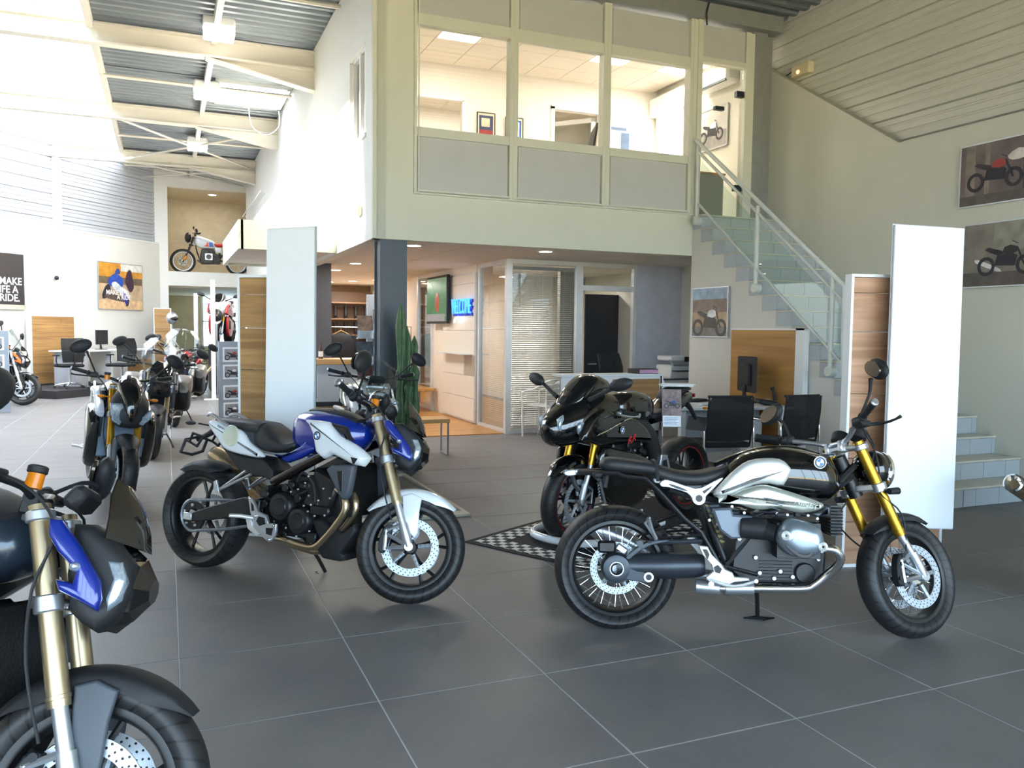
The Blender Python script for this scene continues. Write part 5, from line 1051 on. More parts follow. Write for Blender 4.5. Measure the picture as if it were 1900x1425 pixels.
def picture(name, label, M, w, h, bgc, frame=None, motif=None, cat='poster', depth=.02, group=None, words=None, bands=(), polys=()):
    t = thing(name, label, cat, M=M, group=group)
    fr_ = G(); b = .012
    for a, c in (((-w/2-b, -h/2-b), (w/2+b, -h/2)), ((-w/2-b, h/2), (w/2+b, h/2+b)), ((-w/2-b, -h/2), (-w/2, h/2)), ((w/2, -h/2), (w/2+b, h/2))): fr_.b2((a[0], a[1], 0), (c[0], c[1], depth+.006))
    obj('frame', fr_, frame or silver, t)
    p = obj('print', G().b2((-w/2, -h/2, 0), (w/2, h/2, depth)), mat(*bgc[:2], .5, noise=bgc[2] if len(bgc) > 2 else .1, ns=bgc[3] if len(bgc) > 3 else 3), t)
    for i, (x0, y0, x1, y1, mn, mc) in enumerate(bands):
        obj('printed_band', G().b2((x0*w, y0*h, depth), (x1*w, y1*h, depth+.001+.0003*i)), mat(mn, mc, .5, noise=.25, ns=9), p)
    for i, (mn, mc, pp) in enumerate(polys):
        obj('printed_shape', G().plate([(x*w, y*h) for x, y in pp], depth+.002+.0004*i, depth+.0035+.0004*i, 0, k=2, ax='z'), mat(mn, mc, .5, noise=.3, ns=9), p)
    for k, m_ in enumerate(motif or ()):
        cx, cy, s, c1, c2, fl = m_; g1, g2 = G(), G(); bike_print(g1, g2, 0, 0, s, lambda u, v, hh: (cx*w+u*fl, cy*h+v, depth+.003+hh))
        obj('printed_motorcycle', g1, mat(*c1, .5), p); obj('printed_tank', g2, mat(*c2, .5), p)
    for (s_, sz, x, y, mc) in words or (): text('printed_words', s_, sz, Matrix.Translation((x*w, y*h, depth+.006)), mc, p, .0008, .004)
    return t
def wallM(o, right, up=(0, 0, 1)):
    r = Vector(right).normalized(); u = Vector(up); return frame3(o, r, u, r.cross(u))
LD = Vector((.629, .777, 0)); LN = Vector((.777, -.629, 0)); LC = Vector((-.16, 19, 0))
def leftp(t, z, off=.012): return LC-LD*t+LN*off+Vector((0, 0, z))
wtxt = mat('print_white', 'f4f4f4', .5, noise=0)
picture('poster', 'framed action photo of a rider on a blue sport bike, left wall beyond the desks', wallM(leftp(1.48, 2.52), LD), 1.50, 1.15, ('print_road', 'b9a184', .3, 4),
        bands=((-.5, .18, .5, .5, 'print_autumn', 'c58a2e'), (.0, .34, .5, .5, 'print_sky', 'f4efe2'), (-.5, .05, .5, .2, 'print_fence', '6a5a48'), (-.5, -.5, .5, -.30, 'print_verge', 'd8b48c'), ),
        polys=(('print_tyre_dark', '24222c', [(-.43, -.20), (-.36, -.02), (-.27, .05), (-.24, -.05), (-.30, -.22), (-.40, -.28)]),
               ('print_tyre_dark', '24222c', [(.14, -.30), (.20, -.12), (.17, -.40), (.10, -.42)]), ('print_shadow', '5c4a44', [(-.40, -.24), (.05, -.34), (.12, -.28), (-.20, -.16)]),
               ('print_rider_blue', '2148a8', [(-.30, .12), (-.20, .24), (-.10, .27), (.02, .20), (.05, .08), (-.02, -.06), (-.18, -.02), (-.27, .02)]),
               ('print_fairing_white', 'dfe3ea', [(-.22, .06), (-.12, .10), (.0, .0), (.14, -.08), (.20, -.20), (.12, -.24), (-.02, -.14), (-.16, -.06)]),
               ('print_rider_dark', '3a2238', [(.12, .26), (.18, .38), (.24, .36), (.27, .20), (.30, .0), (.22, -.12), (.14, -.02), (.10, .12)]),
               ('print_helmet_blue', '2b3f8c', [(-.14, .27), (-.10, .38), (-.04, .38), (-.02, .28)]), ('print_boot_blue', '2b2f8c', [(.04, -.10), (.12, -.18), (.16, -.36), (.10, -.38), (.04, -.22)])),
        words=(('MAKE LIFE', .16, -.10, -.14, wtxt), ('A RIDE', .16, .06, -.24, wtxt)))
picture('poster', 'black framed poster with white MAKE LIFE A RIDE lettering, at the left picture edge', wallM(leftp(5.15, 2.46), LD), 1.50, 1.20, ('print_black', '2a2426', .1, 3),
        bands=((-.5, -.5, .5, -.42, 'print_cream', 'd8cdb0'),), words=(('MAKE', .22, .27, .0, wtxt), ('LIFE A', .22, .20, -.15, wtxt), ('RIDE.', .22, .25, -.30, wtxt)))
# right wall pictures: frame x runs away along the wall (towards +y is left in the photo)
RW = lambda y, z: wallM((7.565, y, z), (0, -1, 0))
picture('poster', 'upper framed photo of a red and white motorcycle in a dark garage, right wall', RW(.02, 3.14), 1.35, .60, ('print_garage', '6d5f5d', .25, 6), motif=((-.22, .05, .62, ('print_ink', '24222c'), ('print_red', '9c3a36'), 1), (.22, .05, .6, ('print_ink', '24222c'), ('print_fairing_white', 'dfe3ea'), 1)), bands=((-.46, -.5, -.38, .5, 'print_pillar', '857a70'), (-.30, -.5, -.26, .5, 'print_pillar', '857a70'), (.0, -.5, .10, .5, 'print_dark_door', '3f3a38'), (.10, -.5, .5, .5, 'print_grey_green', '8a8a7c'), (-.5, -.5, .5, -.34, 'print_asphalt_dark', '5a524e')), polys=(('print_helmet_pale', 'd8d2cc', [(-.12, .22), (-.04, .32), (.04, .26), (.02, .16), (-.08, .14)]),), group='large motorcycle photos on the right wall')
picture('poster', 'lower framed photo of a black motorcycle with gold forks, right wall behind the white panel', RW(-.06, 2.33), 1.35, .62, ('print_concrete', '80786f', .25, 5), motif=((-.16, -.02, .62, ('print_ink', '24222c'), ('print_black', '2a2426'), 1),), bands=((-.26, .05, .05, .5, 'print_grey_green', '8a8a7c'), (.06, -.5, .5, .5, 'print_light', 'b9a994'), (.10, -.22, .5, .05, 'print_bench_brown', '9c7a54'), (-.5, -.5, .06, -.28, 'print_asphalt_dark', '5a524e')), polys=(('print_fork_gold', 'c7b060', [(-.012, .16), (.004, .16), (.075, -.20), (.06, -.22)]), ('print_exhaust_pale', 'd8d8d4', [(-.40, -.12), (-.38, -.07), (-.20, -.24), (-.22, -.28)])), group='large motorcycle photos on the right wall')
picture('poster', 'framed landscape poster of a vintage style motorcycle on the stair side wall', wallM((XS-.004, 3.17, 1.78), (0, -1, 0)), .72, .60, ('print_road', 'b9a184'), motif=((0, -.12, .72, ('print_ink_grey', '5a5552'), ('print_fairing_white', 'dfe3ea'), 1),), bands=((-.5, .25, .5, .5, 'print_sky_blue', '9fb4c8'), (-.5, .0, .5, .27, 'print_rock', '8d7c72'), (-.5, -.5, .5, -.3, 'print_asphalt', '8a8682')))
picture('poster', 'grey action poster of a leaning sport bike, seen through the upstairs glass door', wallM((7.56, 4.98, 4.56), (0, -1, 0)), .74, .58, ('print_grey_sky', 'b5b1aa', .2), motif=((0, 0, .6, ('print_ink', '24222c'), ('print_fairing_white', 'dfe3ea'), 1),), bands=((-.5, -.5, .5, -.1, 'print_asphalt', '8a8682'),))
picture('framed_print', 'small dark framed print of a figure with white helmet, left one upstairs', wallM((4.52, 6.54, 4.62), (1, 0, 0)), .27, .40, ('print_cream_paper', 'e6d9c0'), blk, cat='picture', bands=((-.42, -.40, .42, .42, 'print_night_blue', '3d4668'), (-.28, .0, .22, .32, 'print_cream', 'd8cdb0'), (-.40, -.40, .40, -.12, 'print_red', '9c3a36')), group='framed prints on the office wall')
picture('framed_print', 'small dark framed print with bright blue ground, right one upstairs', wallM((4.99, 6.54, 4.60), (1, 0, 0)), .27, .40, ('print_cream_paper', 'e6d9c0'), blk, cat='picture', bands=((-.42, -.42, .42, .42, 'print_bright_blue', '2a62b0'), (-.06, -.2, .30, .36, 'print_pale', 'dfe6ee')), group='framed prints on the office wall')
picture('poster', 'pale blue poster with small tiles on the bright office wall upstairs', wallM((6.93, 6.54, 4.62), (1, 0, 0)), .52, .50, ('print_pale_blue', 'c6d6ec', .15), whitem, bands=((-.46, .36, .1, .46, 'print_steel_blue', '5b7190'), (-.42, .16, -.30, .26, 'print_white_tile', 'eeeeee'), (-.42, .02, -.30, .12, 'print_white_tile', 'eeeeee'), (-.42, -.26, -.30, -.16, 'print_white_tile', 'eeeeee'), (-.1, -.3, .2, .3, 'print_steel_blue', '5b7190')))
picture('notice', 'grey notice panel on the passage wall under the niche', wallM((.06, 21.6, 1.6), (0, 1, 0)), .9, .75, ('print_notice', '9a958c'), whitem, cat='notice')
# ================================================================ display panels
def flagpanel(label, c, h, u, w, hh):
    h, u = Vector(h), Vector(u); n = h.cross(u).normalized(); u = n.cross(h).normalized()
    t = thing('white_banner', label, 'banner', M=frame3(c, h, u, n), group='white display panels')
    obj('board', G().b2((-w/2, -hh/2, -.02), (w/2, hh/2, .0), bev=.003), mat('panel_white', 'eff3f6', .35, noise=0), t)
    obj('edge_strip', G().b2((-w/2-.006, -hh/2-.006, -.028), (w/2+.006, hh/2+.006, -.02)), silver, t)
    return t
flagpanel('tall white display panel in front of the pinkish oak totem by the stairs', (4.364, -1.707, 1.262), (.943, -.331, -.042), (.066, .061, .996), .453, 1.898)
p = flagpanel('tall white display panel in front of the oak totem behind the blue and white motorcycle', (.758, .42, 1.30), (.825, -.564, .038), (.028, .108, .994), .363, 1.86)
def totem(label, a, h, w, H, wm, planks):
    h = Vector(h).normalized(); t = thing('display_totem', label, 'display totem', M=frame3(a, h, Vector((-h.y, h.x, 0)), (0, 0, 1)), group='oak display totems')
    obj('frame', G().b2((-.018, -.03, 0), (0, .05, H)).b2((w, -.03, 0), (w+.018, .05, H)).b2((-.018, -.03, H), (w+.018, .05, H+.018)).b2((-.018, -.03, 0), (w+.018, .05, .02)), whitem, t)
    z = .02
    for i, zz in enumerate(planks+[H]):
        obj('oak_board', G().b2((.0, -.025, z), (w, .02, zz-.004), bev=.001), wm, t); z = zz
    return t
totem('oak board totem with a white edge, front right beside the staircase', (4.045, -1.40, 0), (.966, -.258, 0), .67, 1.89, MATS['oak_pink'], [.30, .72, 1.14, 1.54, 1.79])
totem('oak board totem with a white edge, standing behind the blue and white motorcycle', (.475, .80, 0), (.825, -.564, 0), .45, 1.88, MATS['oak'], [.38, .80, 1.22, 1.52, 1.76])
totem('narrow oak board totem far off in the hall corner below the niche', (-.30, 17.85, 0), (.98, -.1, 0), .38, 1.98, MATS['oak'], [.9, 1.5])
obj('floor_frame', G().b2((1.28, .80, 0), (2.25, .93, .022), bev=.003).b2((2.215, .93, 0), (2.25, 2.82, .022)).b2((1.28, 2.78, 0), (2.25, 2.82, .022)).b2((1.28, .93, 0), (1.31, 2.82, .022)), mat('cream_plate', 'b9b8a8', .5))
tag(bpy.data.objects['floor_frame'], 'cream rectangular floor frame lying behind the blue and white motorcycle', 'floor frame')
def picture_stand(label, x, y, rz, w, h, n):
    t = thing('picture_stand', label, 'display stand', (x, y, 0), rz, group='grey picture stands')
    obj('board', G().b2((-w/2, -.02, .0), (w/2, .02, h), bev=.004), mat('stand_grey', '8d98a5', .5), t)
    for i in range(n):
        z = h-.07-(i+.5)*(h-.2)/n-(.05 if i > 1 else 0)
        f = obj('picture', G().b2((-w*.36, -.028, z-.115), (w*.36, -.02, z+.115)), mat('card_white', 'dfe4ea', .5), t)
        g1, g2 = G(), G(); obj('picture_ground', G().b2((-w*.30, -.030, z-.085), (w*.30, -.028, z+.09)), mat('card_grey', '8f939b', .5, noise=.2), f)
        bike_print(g1, g2, 0, z, w*.62, lambda u, v, hh: (u, -.031-hh, v)); obj('printed_motorcycle', g1, mat('print_ink', '24222c'), f); obj('printed_tank', g2, mat(*[('print_red', '9c3a36'), ('print_fairing_white', 'dfe3ea')][i % 2], .5), f)
picture_stand('grey stand with small framed motorcycle pictures, left of the oak totem', .93, 8.3, .30, .44, 1.30, 4)
picture_stand('grey stand with small motorcycle pictures, cut off at the left picture edge', -2.80, 11.1, .1, .5, 1.42, 4)
for k, (x, y, h) in enumerate(((.88, 12.9, 2.5), (.62, 15.2, 2.3))):
    t = thing('display_post', ('taller slim white post left of the grey picture stand', 'shorter slim white post beyond the tall one')[k], 'post', (x, y, 0), group='slim white display posts')
    obj('pole', G().b2((-.045, -.03, 0), (.045, .03, h), bev=.005), whitem, t); obj('foot', G().b2((-.2, -.15, 0), (.2, .15, .015), bev=.004), whitem, t)
# ================================================================ furniture
def chair4(label, x, y, rz):
    """black mesh visitor chair with chrome frame, back towards -y"""
    t = thing('visitor_chair', label, 'chair', (x, y, 0), rz, group='black mesh visitor chairs')
    g = G(); secs = []
    for i in range(9):
        tt = i/8; z = .50+.42*tt; yy = -.22-.05*sin(tt*pi*.6)-.02*tt; w = .235*(1-.35*abs(tt-.45)**2.2) if tt < 1 else .19; q = []
        for j in range(9): a = -1+2*j/8; q.append((a*w, yy+.05*a*a, z))
        for j in range(8, -1, -1): a = -1+2*j/8; q.append((a*w, yy+.05*a*a+.006, z))
        secs.append(q)
    mesh_m = mat('chair_mesh', '191a1d', .75, bump=.5, bs=300); mesh_m.node_tree.nodes['Principled BSDF'].inputs['Alpha'].default_value = .85; obj('backrest', g.loft(secs), mesh_m, t)
    obj('seat', G().box((0, .02, .455), (.46, .44, .05), bev=.02), mat('chair_seat_fabric', '151619', .85, bump=.3, bs=200), t)
    for q in (-1, 1):
        obj('leg', G().tube([(q*.25, -.24, .0), (q*.25, -.20, .45), (q*.25, -.19, .66), (q*.25, -.12, .675), (q*.25, .17, .665)], .0115, 10, k=2), chrome, t)
        obj('leg', G().tube([(q*.25, .24, .0), (q*.245, .20, .44), (q*.22, .16, .45)], .0115, 10, k=2), chrome, t)
        obj('armrest', G().box((q*.25, .03, .685), (.045, .27, .02), bev=.008), blkm, t)
        obj('back_upright', G().tube([(q*.225, -.17, .44), (q*.228, -.20, .60), (q*.22, -.235, .92)], .010, 8), blk, t)
    obj('top_rail', G().tube([(-.225, -.205, .92), (0, -.27, .925), (.225, -.205, .92)], .012, 8, k=3), blkm, t)
chair4('black mesh visitor chair with chrome arms, the nearer one at the right desk', 4.93, 1.10, -.22)
chair4('black mesh visitor chair at the right desk, closest to the stair wall', 5.66, 1.02, .05)
def office_chair(label, x, y, rz, s=1., z=0):
    t = thing('office_chair', label, 'chair', (x, y, z), rz, group='black office swivel chairs')
    secs = []
    for i in range(8):
        tt = i/7; zz = .56+.52*tt; yy = -.20-.06*sin(tt*pi); w = .20+.045*sin(tt*pi*.8); q = []
        for j in range(9): a = -1+2*j/8; q.append((a*w, yy+.06*a*a, zz))
        for j in range(8, -1, -1): a = -1+2*j/8; q.append((a*w, yy+.06*a*a+.02, zz))
        secs.append(q)
    obj('backrest', G().loft(secs), MATS['chair_mesh'], t); obj('seat', G().box((0, .04, .49), (.48, .46, .07), bev=.03), MATS['chair_seat_fabric'], t)
    for q in (-1, 1): obj('armrest', G().tube([(q*.24, .02, .48), (q*.28, .0, .58), (q*.27, .0, .70)], .012, 8).box((q*.27, .02, .71), (.06, .24, .03), bev=.01), blkm, t)
    obj('back_stem', G().tube([(0, -.10, .47), (0, -.22, .52), (0, -.25, .75)], .018, 8), blkm, t)
    obj('gas_lift', G().cyl((0, 0, .10), (0, 0, .46), .025, 12), chrome, t)
    for i in range(5):
        a = 2*pi*i/5+.3; l = obj('base_leg', G().tube([(0, 0, .11), (.15*cos(a), .15*sin(a), .10), (.30*cos(a), .30*sin(a), .065)], [.022, .018, .012], 8), chrome, t)
        obj('castor', G().cyl((.30*cos(a)-.012*sin(a), .30*sin(a)+.012*cos(a), .028), (.30*cos(a)+.012*sin(a), .30*sin(a)-.012*cos(a), .028), .027, 12), blkm, l)
    return t
office_chair('black high-back office chair behind the low oak counter', 5.16, 4.0, .5).scale = (1.1, 1.1, 1.15)
o = thing('platform_group', None, None)
bpy.data.objects.remove(o)
# right desk against the stair wall
t = thing('desk', 'white desk with grey modesty panel under the flat monitor at the stair wall', 'desk', (0, 0, 0))
obj('desktop', G().plate([(4.75, 1.75), (6.20, 1.45), (6.20, 2.75), (5.60, 2.75), (4.85, 2.55)], .71, .74, .004, ax='z'), whitem, t)
for x, y in ((5.0, 1.85), (6.12, 1.6), (5.0, 2.45), (6.12, 2.6)): obj('leg', G().b2((x-.03, y-.03, 0), (x+.03, y+.03, .71), bev=.004), whitem, t)
obj('modesty_panel', G().b2((5.05, 1.95, .22), (6.1, 1.97, .68)), mat('modesty_grey', 'a9adb5', .5), t)
obj('pedestal', G().b2((5.8, 1.9, .02), (6.1, 2.5, .60), bev=.005), whitem, t)
t = thing('wall_board', 'oak wall board with white edge mounted behind the flat monitor', 'panel')
obj('oak_face', G().b2((6.23, 1.55, .22), (6.275, 2.66, 1.56)), MATS['oak_side'], t); obj('edge', G().b2((6.22, 1.42, .15), (6.29, 1.55, 1.58)).b2((6.22, 1.42, 1.56), (6.29, 2.68, 1.58)), whitem, t)
def monitor(label, x, y, z, rz, w=.52, h=.34, tilt=.0, group=None):
    t = thing('monitor', label, 'monitor', (x, y, z), rz, group=group)
    obj('bezel', G().box((0, 0, .12+h/2), (w, .03, h), bev=.008), blkm, t); obj('screen', G().box((0, -.0165, .12+h/2), (w-.04, .002, h-.04)), mat('screen_off', '14161c', .1, noise=0), t)
    obj('stand', G().tube([(0, .02, .015), (0, .03, .12), (0, .02, .2)], [.03, .02, .02], 8).box((0, .02, .008), (.24, .18, .016), bev=.005), blkm, t)
    obj('back_cover', G().box((0, .03, .12+h/2), (w*.6, .04, h*.6), bev=.01), blkm, t)
monitor('black flat monitor on the white desk in front of the oak wall board', 6.03, 2.10, .74, radians(76), .46, .40)
t = thing('keyboard', 'black keyboard at the front edge of the white desk', 'keyboard', (5.45, 2.28, .74), .5); obj('body', G().box((0, 0, .012), (.44, .15, .02), bev=.005), blkm, t)
g = G(); [g.box((-.19+.0275*i, -.05+.025*j, .026), (.022, .02, .008)) for i in range(15) for j in range(5)]; obj('keys', g, mat('key_grey', '2d2f33', .6), t)
t = thing('telephone', 'black desk telephone with upright handset beside the monitor', 'telephone', (6.02, 1.75, .74), 1.2)
obj('base', G().box((0, 0, .03), (.18, .2, .05), R=Matrix.Rotation(.15, 3, 'X'), bev=.01), blkm, t); obj('handset', G().tube([(-.06, -.08, .06), (-.06, -.05, .16), (-.06, -.04, .20)], [.022, .014, .024], 10), blkm, t)
obj('display', G().box((.03, -.03, .062), (.08, .05, .004)), mat('lcd', 'a8b8b0', .3), t)
obj('papers', G().box((5.25, 2.05, .745), (.21, .30, .006), rz=.6).box((5.30, 2.0, .752), (.21, .30, .004), rz=.9), mat('paper', 'eef0f0', .6)); tag(bpy.data.objects['papers'], 'white sheets of paper lying on the desk by the nearer visitor chair', 'papers')
# oak-fronted counter
t = thing('counter', 'low counter with white edge and oak front behind the black sport bike', 'counter')
obj('front', G().b2((4.10, 2.90, .35), (5.42, 2.94, 1.00)), whitem, t); obj('oak_panel', G().b2((4.75, 2.885, .45), (5.38, 2.90, .97)), MATS['oak'], t)
obj('top', G().b2((4.08, 2.88, 1.0), (5.44, 3.15, 1.03), bev=.003), whitem, t); obj('side', G().b2((5.40, 2.9, 0), (5.44, 3.6, 1.0)), whitem, t); obj('plinth', G().b2((4.12, 2.92, 0), (5.40, 2.98, .35)), dgrey, t)
t = thing('ring_binder', 'dark ring binder with pink pages lying flat on the counter', 'binder', (5.22, 3.0, 1.03), .1); obj('cover', G().b2((-.14, -.11, 0), (.14, .11, .006)).b2((-.14, -.11, .05), (.14, .11, .056)).b2((-.145, -.11, 0), (-.138, .11, .056)), mat('binder_black', '2b2428', .5), t); obj('pages', G().b2((-.13, -.105, .006), (.145, .105, .048)), mat('pink_paper', 'd2a0c0', .7), t)
t = thing('printer', 'white and grey office printer in the recess beside the stair wall', 'printer', (6.98, 4.95, .84), .0)
obj('body', G().box((0, 0, .10), (.42, .40, .2), bev=.015), whitem, t); obj('scanner_lid', G().box((0, 0, .30), (.40, .38, .07), bev=.012), whitem, t); obj('control_panel', G().box((-.02, -.2, .24), (.38, .14, .03), R=Matrix.Rotation(.5, 3, 'X'), bev=.008), mat('panel_grey', '8d949c', .4), t); obj('paper_tray', G().box((-.05, -.25, .12), (.28, .14, .015)), dgrey, t); obj('ink_door', G().box((.10, -.202, .28), (.15, .01, .09)), blkm, t)
t = thing('side_cabinet', 'white side cabinet carrying the printer in the recess', 'cabinet', (6.98, 5.0, 0)); obj('body', G().b2((-.35, -.3, 0), (.35, .3, .83), bev=.005), whitem, t); obj('top', G().b2((-.37, -.32, .83), (.37, .32, .845)), dgrey, t)
# aluminium cafe chair in front of the glazed office
t = thing('cafe_chair', 'bright aluminium cafe chair with slatted back in front of the office blinds', 'chair', (4.98, 5.38, 0), radians(35))
ws = mat('aluminium_sun_white', 'fbfbf8', .3, .1, noise=0)  # near-white base colour stands in for sunlight on the aluminium
for i in range(3): obj('back_slat', G().box((-.02, -.20, .58+.075*i), (.36, .010, .06), bev=.003), ws, t)
for i in range(6): obj('seat_slat', G().box((0, -.17+.065*i, .445), (.40, .055, .012), bev=.003), ws, t)
obj('arm_hoop', G().tube([(-.24, .16, .0), (-.24, .17, .44), (-.24, .17, .64), (-.23, .0, .68), (-.20, -.20, .80), (-.10, -.24, .82), (.10, -.24, .82), (.20, -.20, .80), (.23, .0, .68), (.24, .17, .64), (.24, .17, .44), (.24, .16, .0)], .014, 10, k=2), ws, t)
for q in (-1, 1): obj('rear_leg', G().tube([(q*.17, -.20, .80), (q*.18, -.19, .45), (q*.21, -.27, .0)], .014, 8), ws, t)
# ---- benches
def bench(label, x, y, rz, L, H, w=.36):
    t = thing('bench', label, 'bench', (x, y, 0), rz, group='oak benches with steel frames')
    obj('bench_top', G().b2((-L/2, -w/2, H-.05), (L/2, w/2, H), bev=.004), MATS['oak_light'], t)
    for q in (-1, 1): obj('frame_leg', G().tube([(q*(L/2-.02), -w/2+.02, H-.05), (q*(L/2-.02), -w/2+.02, .012), (q*(L/2-.02), w/2-.02, .012), (q*(L/2-.02), w/2-.02, H-.05)], .012, 4), silver, t)
bench('oak bench with square steel leg frames, in front behind the blue front fork', 2.55, 4.15, -.05, 1.15, .45)
bench('oak bench against the white cabinet wall by the blinds', 4.36, 9.9, radians(90), 1.6, .44, .40)
# ---- cabinet wall with niche, screen and neon sign
t = thing('display_cabinet', 'tall white cabinet wall with push-in drawer fronts and a small recess', 'cabinet', (.13, 0, 0))
obj('carcass', G().b2((4.40, 6.93, .02), (4.60, 8.60, 2.45)), fm, t)
cw = mat('cabinet_front_cream', 'eae5dc', .45, noise=.01)
z = .05
for k, z1 in enumerate((.42, .78, 1.12, 1.52, 1.90, 2.28, 2.43)):
    if k == 2: obj('cabinet_front', G().b2((4.385, 7.45, z), (4.40, 8.58, z1-.008), bev=.001), cw, t); obj('recess', G().b2((4.392, 6.96, z), (4.402, 7.43, z1-.01)), mat('recess_grey', 'b5aca0', .6), t)
    else: obj('cabinet_front', G().b2((4.385, 6.95, z), (4.40, 8.58, z1-.008), bev=.001), cw, t)
    z = z1
obj('recess_shelf', G().b2((4.22, 7.05, 1.12), (4.40, 8.45, 1.135)), fm, t)
t = thing('wall_screen', 'green glowing advertising screen left of the neon sign', 'screen', (4.42, 8.66, 2.05))
obj('case', G().b2((-.0, -.60, -.42), (.05, .60, .42), bev=.006), blkm, t)
obj('display', G().b2((-.004, -.57, -.38), (0, .57, .38)), mat('screen_green', '236344', .25, noise=.5, ns=3, emit=.35), t)
obj('caption_band', G().b2((-.007, -.5, -.38), (-.003, .57, -.25)), mat('screen_grey', '7a7f85', .3, emit=.2), t)
obj('screen_figure', G().ell((-.006, -.05, -.05), (.003, .12, .18), 12), mat('screen_red', '8c3a30', .3, emit=.2), t)
t = thing('neon_sign', 'blue neon WELCOME lettering with a white arc beneath', 'sign', (4.475, 7.50, 1.90))
NM = frame3((0, 0, 0), (0, -1, 0), (0, 0, 1), (-1, 0, 0))
a = text('lettering_shadow', 'WELCOME', .37, NM @ Matrix.Translation((.03, -.03, -.02)), mat('sign_blue_solid', '0d2f9c', .4, emit=.35), t, .012, .006, .54)
a = text('lettering', 'WELCOME', .37, NM, mat('neon_blue', '3f8dff', .4, emit=1.1), t, .010, -.004, .54)
obj('white_arc', G().tube([(-.02, .10-.16*cos(pi*i/10), -.25+.08*sin(pi*i/10)) for i in range(11)], .018, 8), mat('neon_white', 'ffffff', .4, noise=0, emit=1.5), t)
# ---- reception counter, rack, cactus
t = thing('reception_counter', 'reception counter with thick oak top behind the silver motorcycle', 'counter', (0, 0, 0))
obj('oak_top', G().b2((1.70, 5.35, 1.05), (2.60, 5.95, 1.12), bev=.004), MATS['oak_light'], t); obj('front_panel', G().b2((1.78, 5.42, .55), (2.55, 5.46, 1.05)), mat('counter_grey', 'b8bcc2', .5), t); obj('base', G().b2((1.80, 5.45, 0), (2.55, 5.9, .50)), MATS['oak'], t); obj('black_shelf', G().b2((1.76, 5.40, .50), (2.57, 5.9, .56)), blk, t)
t = thing('bottle', 'small bottle on the reception counter', 'bottle', (1.85, 5.55, 1.12)); obj('body', G().lathe([(0, 0), (.03, 0), (.03, .12), (.012, .16), (.012, .20), (0, .20)], ax=(0, 0, 1), n=16), mat('bottle_brown', '5a3a30', .2), t); obj('label', G().lathe([(.031, .03), (.031, .10)], ax=(0, 0, 1), n=16), whitem, t)
t = thing('brochure_rack', 'white upright brochure rack with tilted leaflets left of the steel column', 'brochure rack', (2.30, 4.75, 0))
obj('slab', G().b2((-.02, -.02, 0), (.22, .02, 1.95), bev=.004), mat('rack_white', 'd0d4da', .4), t); obj('edge', G().b2((.22, -.04, 0), (.25, .04, 1.93)), silver, t); obj('foot', G().b2((-.15, -.2, 0), (.30, .2, .02)), silver, t)
for i, (x, z) in enumerate(((-.06, 1.52), (-.06, 1.20), (-.06, .90), (.14, 1.60), (.14, 1.32), (.14, 1.02))):
    b_ = obj('holder', G().b2((x-.10, -.12, z-.12), (x+.10, -.04, z-.11)).b2((x-.10, -.125, z-.12), (x+.10, -.12, z-.02)), silver, t)
    l_ = thing('brochure', ('topmost', 'middle', 'lowest')[i % 3]+' motorcycle brochure in the '+('left' if i < 3 else 'right')+' column of the white rack', 'brochure', (2.30+x, 4.66, z+.03), group='brochures in the rack')
    obj('cover', G().box((0, 0, 0), (.19, .008, .27), R=Matrix.Rotation(-.15, 3, 'X')), mat(('brochure_brown', 'brochure_slate', 'brochure_red')[i % 3], ('8a7468', '5a6470', '7a4038')[i % 3], .4, noise=.5, ns=12), l_)
    obj('caption', G().box((0, -.013, -.09), (.17, .004, .06), R=Matrix.Rotation(-.15, 3, 'X')), whitem, l_)
t = thing('cactus', 'tall green columnar cactus in front of the blue-grey steel column', 'plant', (2.33, 3.30, 0))
cm = mat('cactus_green', '47663f', .5, noise=.35, ns=14)
def ribbed(c, h, r, z0, k=7, lean=(0, 0)):
    secs = []
    for i in range(13):
        tt = i/12; rr = r*(.8+.2*sin(tt*9))*(1 if tt < .85 else max(.12, ((1-tt)/.15)**.5)); q = []
        for j in range(k*4):
            a = 2*pi*j/(k*4); rj = rr*(1+.13*cos(k*a)); q.append((c[0]+lean[0]*tt+rj*cos(a), c[1]+lean[1]*tt+rj*sin(a), z0+h*tt))
        secs.append(q)
    return G().loft(secs)
pot = obj('pot', G().lathe([(0, 0), (.15, 0), (.19, .34), (.20, .36), (.17, .36), (.16, .32), (0, .32)], ax=(0, 0, 1), n=28), mat('pot_dark', '3a3a3c', .5), t)
for nm, a in (('stem', ((0, 0), 1.50, .055, .30)), ('stem', ((.07, .01), 1.26, .045, .30)), ('stem', ((.14, -.03), .60, .06, .55)), ('stem', ((-.02, -.04), .62, .05, .50)), ('stem', ((.16, .03), .75, .04, .70)), ('stem', ((.06, -.07), .35, .055, .60))):
    obj(nm, ribbed(*a), cm, t)
